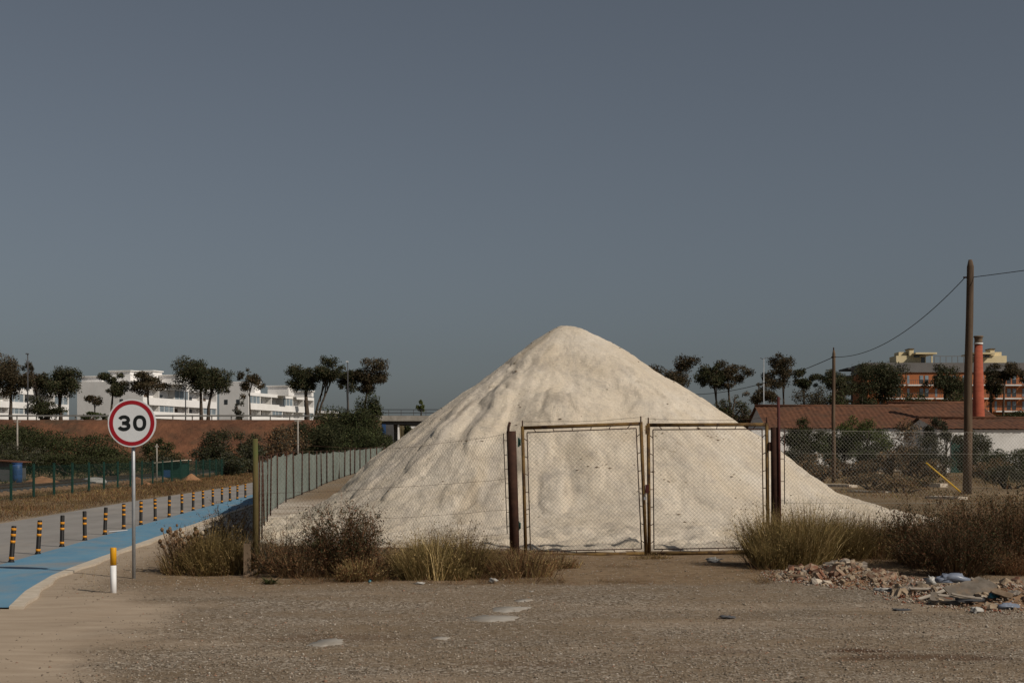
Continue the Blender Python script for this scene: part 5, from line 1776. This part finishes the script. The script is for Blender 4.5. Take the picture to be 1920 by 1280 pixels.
# garden trees in front of the sheds
tree('round dark evergreen before the long shed, nearest the gate post', 1473, 1541, 794, 862, [(1513, 884, 1510)], 105, DARKG + MIDG[:1], base=0, flat_bottom=.0, nclus=22, dens=1.3, tw=7)
tree('yellow-green garden tree right of the thinner pole', 1548, 1612, 780, 862, [(1585, 884, 1582)], 102, YELG + MIDG, base=0, flat_bottom=.0, nclus=20, tw=6)
tree('smaller yellow-green garden tree beside it', 1600, 1672, 790, 858, [(1625, 884, 1627)], 100, YELG + MIDG, base=0, flat_bottom=.1, nclus=20, dens=.9, tw=6)
bush('grey-brown leafless bush before the shed gable', 1666, 1738, 800, 868, 100, GREYG + BROWN, .8, nclus=18)
tree('thin small tree before the shed corner', 1738, 1800, 784, 838, [(1771, 884, 1776)], 104, PINE + GREYG, base=0, nclus=16, dens=.6, lump=.3, tw=5)
bush('round dark bush behind the tall utility pole', 1788, 1856, 810, 875, 100, DARKG, 1.2, nclus=18)
bush('leafy hedge bush right of the tall pole', 1840, 1900, 840, 890, 90, MIDG + DARKG, 1.0, nclus=16)
bush('leafy hedge bush at the right edge', 1885, 1965, 848, 896, 84, MIDG + DARKG, 1.0, nclus=16)
bush('dark low bush before the right hedge', 1850, 1935, 872, 915, 64, GREYG + DARKG, .9, nclus=16)
bush('scrub below the round dark evergreen', 1478, 1560, 858, 890, 95, BROWN + GREYG, .8, nclus=14)
bush('brown scrub between the garden trees', 1560, 1650, 862, 890, 93, BROWN + GREYG, .8, nclus=14)
bush('low brown scrub left of the yellow guard tube', 1690, 1760, 868, 895, 88, BROWN + GREYG, .7, nclus=12)
bush('dark scrub patch on the waste ground', 1580, 1680, 888, 918, 62, BROWN + GREYG, .7, nclus=14)
bush('dark scrub strip before the yellow guard tube', 1685, 1775, 892, 908, 66, BROWN + DARKG, .7, nclus=12)

for px0, px1, yt, Y, pal, lab in ((1462, 1530, 838, 98, DARKG + GREYG, 'dark undergrowth round the evergreen by the gate post'), (1528, 1600, 822, 101, MIDG + DARKG, 'green undergrowth below the first yellow-green tree'), (1592, 1672, 834, 99, MIDG + GREYG, 'mixed undergrowth below the second yellow-green tree'),
                                  (1716, 1792, 826, 97, DARKG + GREYG, 'grey-green undergrowth below the thin small tree'), (1640, 1700, 846, 95, BROWN + GREYG, 'brown undergrowth left of the leafless bush'), (1500, 1580, 876, 80, BROWN + GREYG, 'brown scrub behind the salt toe'), (1820, 1900, 862, 78, DARKG + BROWN, 'dark scrub right of the tall pole'), (1640, 1740, 900, 58, BROWN + OLIVE[2:3], 'low brown scrub in the middle of the waste ground')):
    bush(lab, px0, px1, yt, 880, Y, pal, .9, nclus=14)

# ------------------------------------------------------------------ foreground vegetation
grass_clump('olive dry grass bush left of the green corner post', 425, 1072, 1.05, .8, .92, 4200, OLIVE + STRAW[:2], .5)
grass_clump('low dark grass at the foot of the left grass bush', 385, 1074, 1.0, .6, .50, 2200, OLIVE + BROWN, .6)
sh_t = shrub('thistle clump with brown dry heads at the left of the grass bush', 343, 1072, .6, .5, .62, 90, 900, BROWN, BROWN, .012, .8, name='thistle')
g0 = G(343, 1072)
M_HEAD = pmat('dry_thistle_head', (.10, .055, .03), (.21, .13, .07), 40, .95, .5, 90, .006)
M_HEADP = pmat('pale_thistle_down', (.30, .24, .17), (.42, .35, .26), 40, .95, .5, 90, .006)
for k in range(52):
    a = rng.random() * 6.28; r_ = .30 * rng.random() ** .5
    p = np.array([g0[0] + math.cos(a) * r_, g0[1] + math.sin(a) * r_, .40 + .24 * rng.random() - .25 * r_])
    f_ = np.array([g0[0] + math.cos(a) * r_ * .3, g0[1] + math.sin(a) * r_ * .3, 0])
    s = .017 + .013 * rng.random()
    MB().tube([f_, (f_ + p) / 2 + rng.normal(0, .015, 3), p], [.005, .004, .003], 4).build('stalk', M_HEAD, sh_t)
    mb = MB()
    mb.tube([p - [0, 0, s * 1.1], p - [0, 0, s * .3], p + [0, 0, s * .5], p + [0, 0, s * 1.2]], [s * .4, s, s * .95, s * .5], 8)
    mb.build('seed_head', M_HEADP if k % 6 == 0 else M_HEAD, sh_t)
shrub('reddish brown weed clump behind the green corner post', 437, 1024, .85, .7, .80, 150, 2600, BROWN + RUSTY, RUSTY + BROWN + STRAW, .013, .85)
shrub('grey twiggy weed right of the green corner post', 520, 1076, .75, .5, .72, 130, 1200, GREYG + BROWN, BROWN + GREYG, .009, .8)
shrub('dark shrub with dry reddish shoots before the wire fence', 640, 1080, .98, .8, .95, 320, 16000, BROWN[1:2] + RUSTY[1:2], DARKG + BROWN[1:2] + RUSTY[1:2], .012, .85)
shrub('tall dry reddish shoots on top of the dark shrub', 648, 1076, .7, .4, 1.18, 34, 380, RUSTY, RUSTY, .011, .75)
shrub('low dark brush left of the dark shrub', 560, 1082, 1.0, .6, .55, 220, 8000, BROWN + RUSTY[1:2], DARKG + BROWN + RUSTY, .010, .95)
shrub('low brown brush right of the dark shrub', 715, 1082, .8, .6, .46, 200, 6000, BROWN + RUSTY, BROWN + RUSTY + DARKG, .010, .95)
grass_clump('golden grass clump leaning left, before the wire fence', 800, 1085, .85, .7, .80, 3400, OLIVE + STRAW, .65)
grass_clump('darker olive grass clump in the middle before the wire fence', 868, 1082, .95, .8, .82, 3800, OLIVE + BROWN[:2], .55)
shrub('twiggy dark weed rising from the olive grass clump', 845, 1076, .8, .5, .84, 90, 1500, BROWN, BROWN + DARKG, .009, .8)
grass_clump('brown straw clump at the foot of the left gate post', 958, 1078, .95, .7, .66, 2800, BROWN + STRAW + RUSTY, .8)
grass_clump('low sprawling straw at the left corner of the gate', 1022, 1066, .85, .5, .34, 1500, RUSTY + STRAW + BROWN, 1.2)
grass_clump('small straw tuft under the meeting of the gate leaves', 1215, 1046, .55, .3, .14, 500, BROWN + STRAW, 1.4)
shrub('dark twiggy weed at the right end of the gates', 1425, 1060, .75, .5, .78, 110, 2200, BROWN, BROWN + DARKG, .010, .95)
grass_clump('tall golden grass clump at the foot of the right gate post', 1492, 1062, 1.0, .8, 1.28, 4600, OLIVE + STRAW, .42)
grass_clump('yellow-olive grass tuft before the tall golden clump', 1462, 1066, .55, .5, .72, 1800, OLIVE + STRAW[:1], .5)
grass_clump('tall reddish grass behind the tall golden clump', 1520, 1042, .8, .6, 1.12, 2200, STRAW + RUSTY, .3)
grass_clump('olive grass clump left of the first rubble heap', 1560, 1050, .95, .7, 1.05, 3600, OLIVE + STRAW[:2], .5)
grass_clump('brown grass clump behind the first rubble heap', 1628, 1044, 1.05, .7, 1.0, 3600, OLIVE + BROWN, .5)
grass_clump('thin grass rising in front of the salt toe', 1590, 1028, .9, .6, .88, 1500, STRAW + BROWN, .35)
grass_clump('dusky grass clump at the right end of the salt toe', 1690, 1042, 1.05, .7, .95, 3200, BROWN + OLIVE, .6)
shrub('large dark brown shrub mass left of the tall pole foot', 1745, 1066, 1.25, .9, 1.05, 380, 12000, BROWN + RUSTY[1:2], BROWN[1:2] + RUSTY[1:2] + DARKG[:2], .012, .9)
shrub('very dark shrub above the second rubble heap', 1795, 1078, 1.25, .8, .92, 380, 13000, BROWN[1:2] + BROWN[3:], DARKG[:2] + BROWN[3:] + RUSTY[1:2], .012, .9)
shrub('brown shrub below the tall pole', 1845, 1058, 1.2, .9, 1.10, 340, 10000, BROWN + RUSTY[:1], BROWN + RUSTY[:1] + DARKG, .012, .9)
shrub('dark shrub at the right edge', 1905, 1066, 1.2, .9, 1.20, 360, 12000, BROWN + RUSTY[1:2], DARKG[:2] + BROWN[1:2] + RUSTY[1:2], .012, .9)
grass_clump('bright yellow grass tuft in the dark shrubs at the right edge', 1893, 1062, .36, .3, .55, 900, STRAW, .3)
grass_clump('reddish brown grass at the foot of the right shrubs', 1900, 1074, .85, .4, .42, 2200, RUSTY + BROWN, .8)
grass_clump('dry grass rising behind the right shrubs', 1870, 1022, 1.5, .8, .92, 2600, STRAW + RUSTY + BROWN, .4)
grass_clump('rusty grass behind the dark shrubs near the pole', 1770, 1018, 1.3, .8, .78, 2400, RUSTY + BROWN + STRAW[:1], .45)
grass_clump('golden grass tuft between the dark shrubs below the tall pole', 1828, 1070, .6, .4, .62, 1600, STRAW + OLIVE, .6)
grass_clump('pale straw tuft at the left foot of the dark shrub mass', 1722, 1058, .6, .4, .66, 1500, STRAW + BROWN[:1], .6)
grass_clump('straw tuft in front of the dark shrub before the wire fence', 672, 1088, .6, .4, .40, 1300, STRAW + RUSTY, .8)
# green rosette weed
g = G(507, 1094)
t = thing('green_weed', 'small bright green weed on the gravel edge below the corner post', 'weed', (g[0], g[1], gzs(g[0], g[1])))
n = 90
a = rng.random(n) * 6.28
D = np.stack([np.cos(a), np.sin(a), .25 + .7 * rng.random(n)], -1); D /= np.linalg.norm(D, axis=1, keepdims=True)
B = np.tile(np.array([g[0], g[1], gzs(g[0], g[1]) - .005]), (n, 1)) + rng.normal(0, .02, (n, 3)) * [1, 1, 0]
V, T, C = blades(B, D, .06 + .11 * rng.random(n), np.full(n, .020), .4 * rng.random(n), pick(MIDG, n))
tri_mesh('leaves', V, T, M_LEAF, t, C)


def litter():
    """tangled dead stems and low brush along the fence foot"""
    n = 46000
    px = np.where(rng.random(n) < .5, 330 + 730 * rng.random(n), 1120 + 810 * rng.random(n))
    py = 1096 - 66 * rng.random(n) ** .9
    Y = F * CAMZ / (py - HY); x = (px - 960) * Y / F
    mid = (px > 1060) & (px < 1410)
    f = fbm(x * 1.3, Y * 1.3, 230, 4)
    k = (f + .28 - .42 * mid - .9 * (px < 470) * (py > 1078)) > rng.random(n) * .35
    k &= ~((px > 1455) & (py > 1062))
    x, Y, f, mid = x[k], Y[k], f[k], mid[k]; n = len(x)
    a = rng.random(n) * 6.28
    up = np.where(rng.random(n) < .55, .2 * rng.random(n), .3 + 1.0 * rng.random(n)) * np.where(mid, .3, 1)
    D = np.stack([np.cos(a), np.sin(a), up], -1); D /= np.linalg.norm(D, axis=1, keepdims=True)
    L = (.05 + .20 * rng.random(n)) * (.7 + 1.1 * np.clip(f + .3, 0, 1)) * np.where(mid, .6, 1)
    V, T, C = blades(np.stack([x, Y, gz(x, Y) + .004], -1), D, L, .003 + .004 * rng.random(n), .5 * rng.random(n), pick(BROWN + RUSTY + STRAW[1:3] + BROWN, n, .4))
    tag(tri_mesh('dry_litter', V, T, M_DRY, cols=C), 'brown tangled dead stems lying along the fence foot', kind='stuff')


litter()

# ------------------------------------------------------------------ rubble heaps
def chunk_mesh(seed, mat):
    """irregular broken lump: a cube cut twice per edge, squashed and chipped"""
    r2 = np.random.default_rng(seed)
    n = 3
    key = {}; V = []; Fc = []

    def vid(p):
        p = tuple(np.round(p, 4))
        if p not in key:
            key[p] = len(V); V.append(p)
        return key[p]
    for ax in range(3):
        for sg in (-1, 1):
            for i_ in range(2):
                for j in range(2):
                    c4 = []
                    for (a, b) in ((0, 0), (1, 0), (1, 1), (0, 1)):
                        p = np.zeros(3); p[ax] = sg; p[(ax + 1) % 3] = i_ - 1 + a; p[(ax + 2) % 3] = j - 1 + b
                        c4.append(vid(p))
                    Fc.append(tuple(c4 if sg > 0 else reversed(c4)))
    V = np.array(V, float)
    V /= (np.linalg.norm(V, axis=1, keepdims=True) ** .45)
    V = V * np.array([1, .72, .5]) + r2.normal(0, .13, V.shape)
    me = bpy.data.meshes.new('chunk')
    me.from_pydata([tuple(v) for v in V], [], Fc)
    me.materials.append(mat)
    me.update()
    return me


CH = {m: [chunk_mesh(100 * j + k, mt) for k in range(7)] for j, (m, mt) in enumerate((('b', M_BRICKBIT), ('s', M_STONEBIT), ('g', M_GREYBIT), ('w', M_KERB)))}
NAMES = {'b': 'brick_fragment', 's': 'rubble_stone', 'g': 'mortar_lump', 'w': 'pale_chip'}


HEAPS = []


def rubble(label, outline, n, hmax, weights, seed, smax):
    """heap over an ellipse of ground; fragments larger toward the viewer's side"""
    r2 = np.random.default_rng(seed)
    (cx, cy, rx, ry) = outline
    t = thing('rubble_heap', label, 'rubble heap', (cx, cy, 0))
    nn = 46
    u = np.linspace(-1.2, 1.2, nn); U, W = np.meshgrid(u, u); rr = np.hypot(U, W)

    def hz(uu, ww):
        q = np.hypot(uu, ww)
        return hmax * np.clip(1 - q ** 1.6, -.06, 1) * (.75 + .6 * fbm(uu * 2 + seed, ww * 2, seed, 3)) 
    HEAPS.append(lambda x, y: float(hz(np.array([(x - cx) / rx]), np.array([(y - cy) / ry]))[0]) if math.hypot((x - cx) / rx, (y - cy) / ry) < 1.1 else -1.0)
    Z = hz(U, W) + .02 * fbm(U * 12, W * 12, seed + 5, 3) * (rr < 1.05)
    V = np.stack([cx + U * rx, cy + W * ry, Z + gz(cx + U * rx, cy + W * ry) - .02], -1).reshape(-1, 3)
    ii = np.arange(nn * nn).reshape(nn, nn)
    T = np.stack([ii[:-1, :-1], ii[:-1, 1:], ii[1:, 1:], ii[1:, :-1]], -1).reshape(-1, 4)
    T = T[(rr.reshape(-1)[T] < 1.15).all(1)]
    tri_mesh('soil', V, T, M_SOIL, t, smooth=True)
    ks = list(weights)
    for k in range(n):
        a = r2.random() * 6.28; q = r2.random() ** .55 * 1.05
        uu, ww = math.cos(a) * q, math.sin(a) * q
        x, y = cx + uu * rx, cy + ww * ry
        z = float(hz(np.array([uu]), np.array([ww]))[0]) + gzs(x, y)
        m = r2.choice(ks, p=[weights[w] for w in ks])
        s = .022 + (smax - .022) * r2.random() ** 2.4
        o = link_mesh(NAMES[m], CH[m][r2.integers(0, 7)], t, (x, y, max(z, gzs(x, y)) + s * .05))
        o.scale = (s * r2.uniform(.8, 1.5), s * r2.uniform(.7, 1.2), s * r2.uniform(.7, 1.2))
        o.rotation_euler = (r2.normal(0, .45), r2.normal(0, .45), r2.random() * 6.28)
    if weights['b'] > .2:
        bm_ = MB().box((0, 0, 0), (.20, .095, .055), taper=.97).build('brick', M_BRICKBIT, t, (0, 0, 0))
        for k in range(16):
            o = bm_ if k == 0 else bm_.copy()
            if k: COL.objects.link(o)
            a = r2.random() * 6.28; q = r2.random() ** .5 * .95
            uu, ww = math.cos(a) * q, math.sin(a) * q
            x, y = cx + uu * rx, cy + ww * ry
            z = max(float(hz(np.array([uu]), np.array([ww]))[0]), 0) + gzs(x, y)
            o.location = (x - cx, y - cy, z + .02); o.rotation_euler = (r2.normal(0, .5), r2.normal(0, .5), r2.random() * 6.28)
            o.scale = (r2.uniform(.35, .9), 1, 1)
    # crumbs too small to count
    m = 3200
    a = r2.random(m) * 6.28; q = r2.random(m) ** .5 * 1.25
    uu, ww = np.cos(a) * q, np.sin(a) * q
    x, y = cx + uu * rx, cy + ww * ry
    z = np.maximum(hz(uu, ww), 0) + gz(x, y)
    s = .006 + .012 * r2.random(m)
    base = np.array([(1, 0, 0), (-1, 0, 0), (0, 1, 0), (0, -1, 0), (0, 0, .75), (0, 0, -.6)], float)
    V = base[None] * (.6 + .8 * r2.random((m, 6, 1))) * s[:, None, None] + np.stack([x, y, z + s * .3], -1)[:, None]
    tt = np.array([(0, 2, 4), (2, 1, 4), (1, 3, 4), (3, 0, 4), (2, 0, 5), (1, 2, 5), (3, 1, 5), (0, 3, 5)])
    T = (tt[None] + 6 * np.arange(m)[:, None, None]).reshape(-1, 3)
    pal = np.array([(.25, .10, .06), (.30, .23, .16), (.22, .18, .14), (.18, .11, .07), (.38, .33, .28)])
    cols = np.repeat(pal[r2.integers(0, 5, m)] * (.8 + .4 * r2.random((m, 1))), 6, 0)
    tag(tri_mesh('crumbs', V, T, M_TWIG, t, cols), kind='stuff')
    return t


rubble('heap of broken brick and mortar below the right grass clumps', (4.17, 18.25, .80, 1.25), 260, .20, {'b': .26, 's': .48, 'g': .22, 'w': .04}, 41, .075)
rubble('heap of tan stones and dumped boards at the right edge', (5.42, 15.75, 1.12, 1.45), 260, .17, {'b': .10, 's': .58, 'g': .24, 'w': .08}, 42, .095)


def rest(px, py, lift):
    """point resting on the heaps or the ground at photo pixel px, py"""
    z = 0.0
    for _ in range(10):
        g = G(px, py, z)
        z = .5 * z + .5 * (max([0.0] + [hp(g[0], g[1]) for hp in HEAPS]) + gzs(g[0], g[1]) + lift)
    return G(px, py, z)


def board(name, label, cat, px, py, z, L, W, th, mat, rz, tilt, roll=0):
    g = rest(px, py, z)
    M = Matrix.Rotation(rz, 3, 'Z') @ Matrix.Rotation(tilt, 3, 'Y') @ Matrix.Rotation(roll, 3, 'X')
    mb = MB()
    # slightly warped sheet with real thickness
    nu, nv = 7, 4
    vs = []
    for s in (-.5, .5):
        for j in range(nv):
            for i_ in range(nu):
                u, v = i_ / (nu - 1) - .5, j / (nv - 1) - .5
                bend = .05 * L * (u * u) * 1.5 + .015 * L * math.sin(5 * v + 3 * u)
                vs.append(Vector(g) + M @ Vector((u * L * (1 + .06 * math.sin(j * 2.1)), v * W * (1 + .08 * math.sin(i_ * 1.7)), s * th + bend)))
    fs = []
    o_ = nu * nv
    for j in range(nv - 1):
        for i_ in range(nu - 1):
            a = j * nu + i_
            fs += [(a, a + nu, a + nu + 1, a + 1), (o_ + a, o_ + a + 1, o_ + a + nu + 1, o_ + a + nu)]
    rim = [i_ for i_ in range(nu)] + [j * nu + nu - 1 for j in range(1, nv)] + [(nv - 1) * nu + i_ for i_ in range(nu - 2, -1, -1)] + [j * nu for j in range(nv - 2, 0, -1)]
    fs += [(rim[k], rim[(k + 1) % len(rim)], o_ + rim[(k + 1) % len(rim)], o_ + rim[k]) for k in range(len(rim))]
    mb.add(vs, fs)
    return tag(mb.build(name, mat, origin=g), label, cat)


board('warped_board', 'large warped grey board on the right rubble heap', 'board', 1806, 1108, .075, .34, .25, .012, M_BOARD, .25, -.22, .55)
board('warped_board', 'second grey board lying lower left on the right heap', 'board', 1772, 1122, .05, .30, .17, .012, M_BOARD, -.2, .12, .45)
board('warped_board', 'small brown board fragment right of the teal scrap', 'board', 1880, 1112, .04, .20, .12, .012, M_TIMBER, -.5, .25, .3)
board('warped_board', 'dark board fragment half under the large grey board', 'board', 1818, 1124, .035, .28, .10, .014, M_DARKCONC, .1, -.06, .2)
board('warped_board', 'brown board fragment at the left foot of the brick heap', 'board', 1492, 1078, .025, .24, .07, .015, M_TIMBER, .1, .05, .1)
board('warped_board', 'brown board edge behind the large grey board', 'board', 1840, 1099, .07, .28, .24, .012, M_BOARD, .7, -.35, .4)
for k, (px, py, z, L, rz, ti, lab) in enumerate(((1752, 1113, .05, .48, .55, -.22, 'pale slat sticking out left of the boards'), (1738, 1103, .03, .40, .15, -.03, 'thin pale slat behind the boards at left'), (1792, 1118, .085, .38, .1, .05, 'white strip lying on the grey board'), (1812, 1118, .09, .30, -.25, .12, 'short white strip right of the other strip'))):
    board('pale_slat', lab, 'slat', px, py, z, L, .035, .010, M_PALEB, rz, ti, .2)
board('torn_cardboard', 'flat grey torn sheet at the left foot of the right heap', 'sheet', 1690, 1142, .01, .16, .10, .008, M_DARKCONC, .2, .02, .0)
crumple('plastic_bag', 'pale blue plastic bag between the rubble heaps', 'plastic bag', rest(1778, 1085, .04), .10, M_BLUEBAG, 51, (1.5, .8, .65))
crumple('plastic_bag', 'clear whitish plastic bag left of the pale blue one', 'plastic bag', rest(1745, 1092, .04), .065, M_WBAG, 52, (.8, .7, 1.1))
crumple('plastic_scrap', 'teal plastic scrap on the right rubble heap', 'plastic scrap', rest(1862, 1117, .02), .038, M_TEAL, 53, (1.2, .8, .8))
crumple('plastic_bag', 'bluish white packet at the foot of the right heap', 'packet', rest(1888, 1136, .02), .065, M_BLUEBAG, 54, (1.6, .8, .55))
crumple('plastic_scrap', 'white scrap on the gravel before the right heap', 'plastic scrap', rest(1829, 1145, .02), .04, M_SCRAP, 55, (1, .8, 1))
crumple('plastic_bag', 'pale crumpled packet on the gravel between the heaps', 'packet', rest(1658, 1106, .015), .065, M_WBAG, 56, (1.4, .7, .4))
crumple('plastic_bag', 'greenish clear packet right of the pale packet', 'packet', rest(1702, 1107, .015), .08, M_GREYBIT, 57, (1.3, .7, .5))
crumple('plastic_bag', 'turquoise grey bag at the back of the brick heap', 'plastic bag', rest(1533, 1044, .04), .075, M_WBAG, 58, (1.3, .8, .7))
crumple('plaster_piece', 'upright white plaster piece on top of the brick heap', 'plaster piece', rest(1576, 1041, .035), .055, M_SCRAP, 59, (.6, .6, 1.1), .15)
crumple('plastic_bag', 'clear plastic bag on the earth under the right gate leaf', 'plastic bag', G(1336, 1050, .03), .07, M_WBAG, 60, (1.5, .8, .6))
crumple('plastic_scrap', 'white scrap at the grass edge left of the gate', 'plastic scrap', G(787, 1093, .015), .032, M_SCRAP, 61, (1.6, .8, .5))
crumple('plastic_scrap', 'pale stone-like scrap at the foot of the straw', 'plastic scrap', G(924, 1088, .03), .04, M_WBAG, 62, (1.2, .8, .7))
crumple('plastic_scrap', 'light blue scrap on the gravel edge before the dark shrub', 'plastic scrap', G(693, 1090, .02), .018, M_TEAL, 63, (.8, .8, 1.2))
crumple('plastic_scrap', 'small green scrap in the grass left of the gate post', 'plastic scrap', G(884, 1076, .05), .035, M_FGREEN, 64, (1.6, .8, .5))
crumple('stone', 'tan stone in the brush right of the dark shrub', 'stone', G(700, 1078, .05), .06, M_STONEBIT, 65, (1.1, .8, .7), .12)
crumple('plastic_scrap', 'flat dark rag on the gravel, right of the middle', 'rag', G(1362, 1156, .01), .04, M_DARKCONC, 66, (1.7, 1.2, .35))
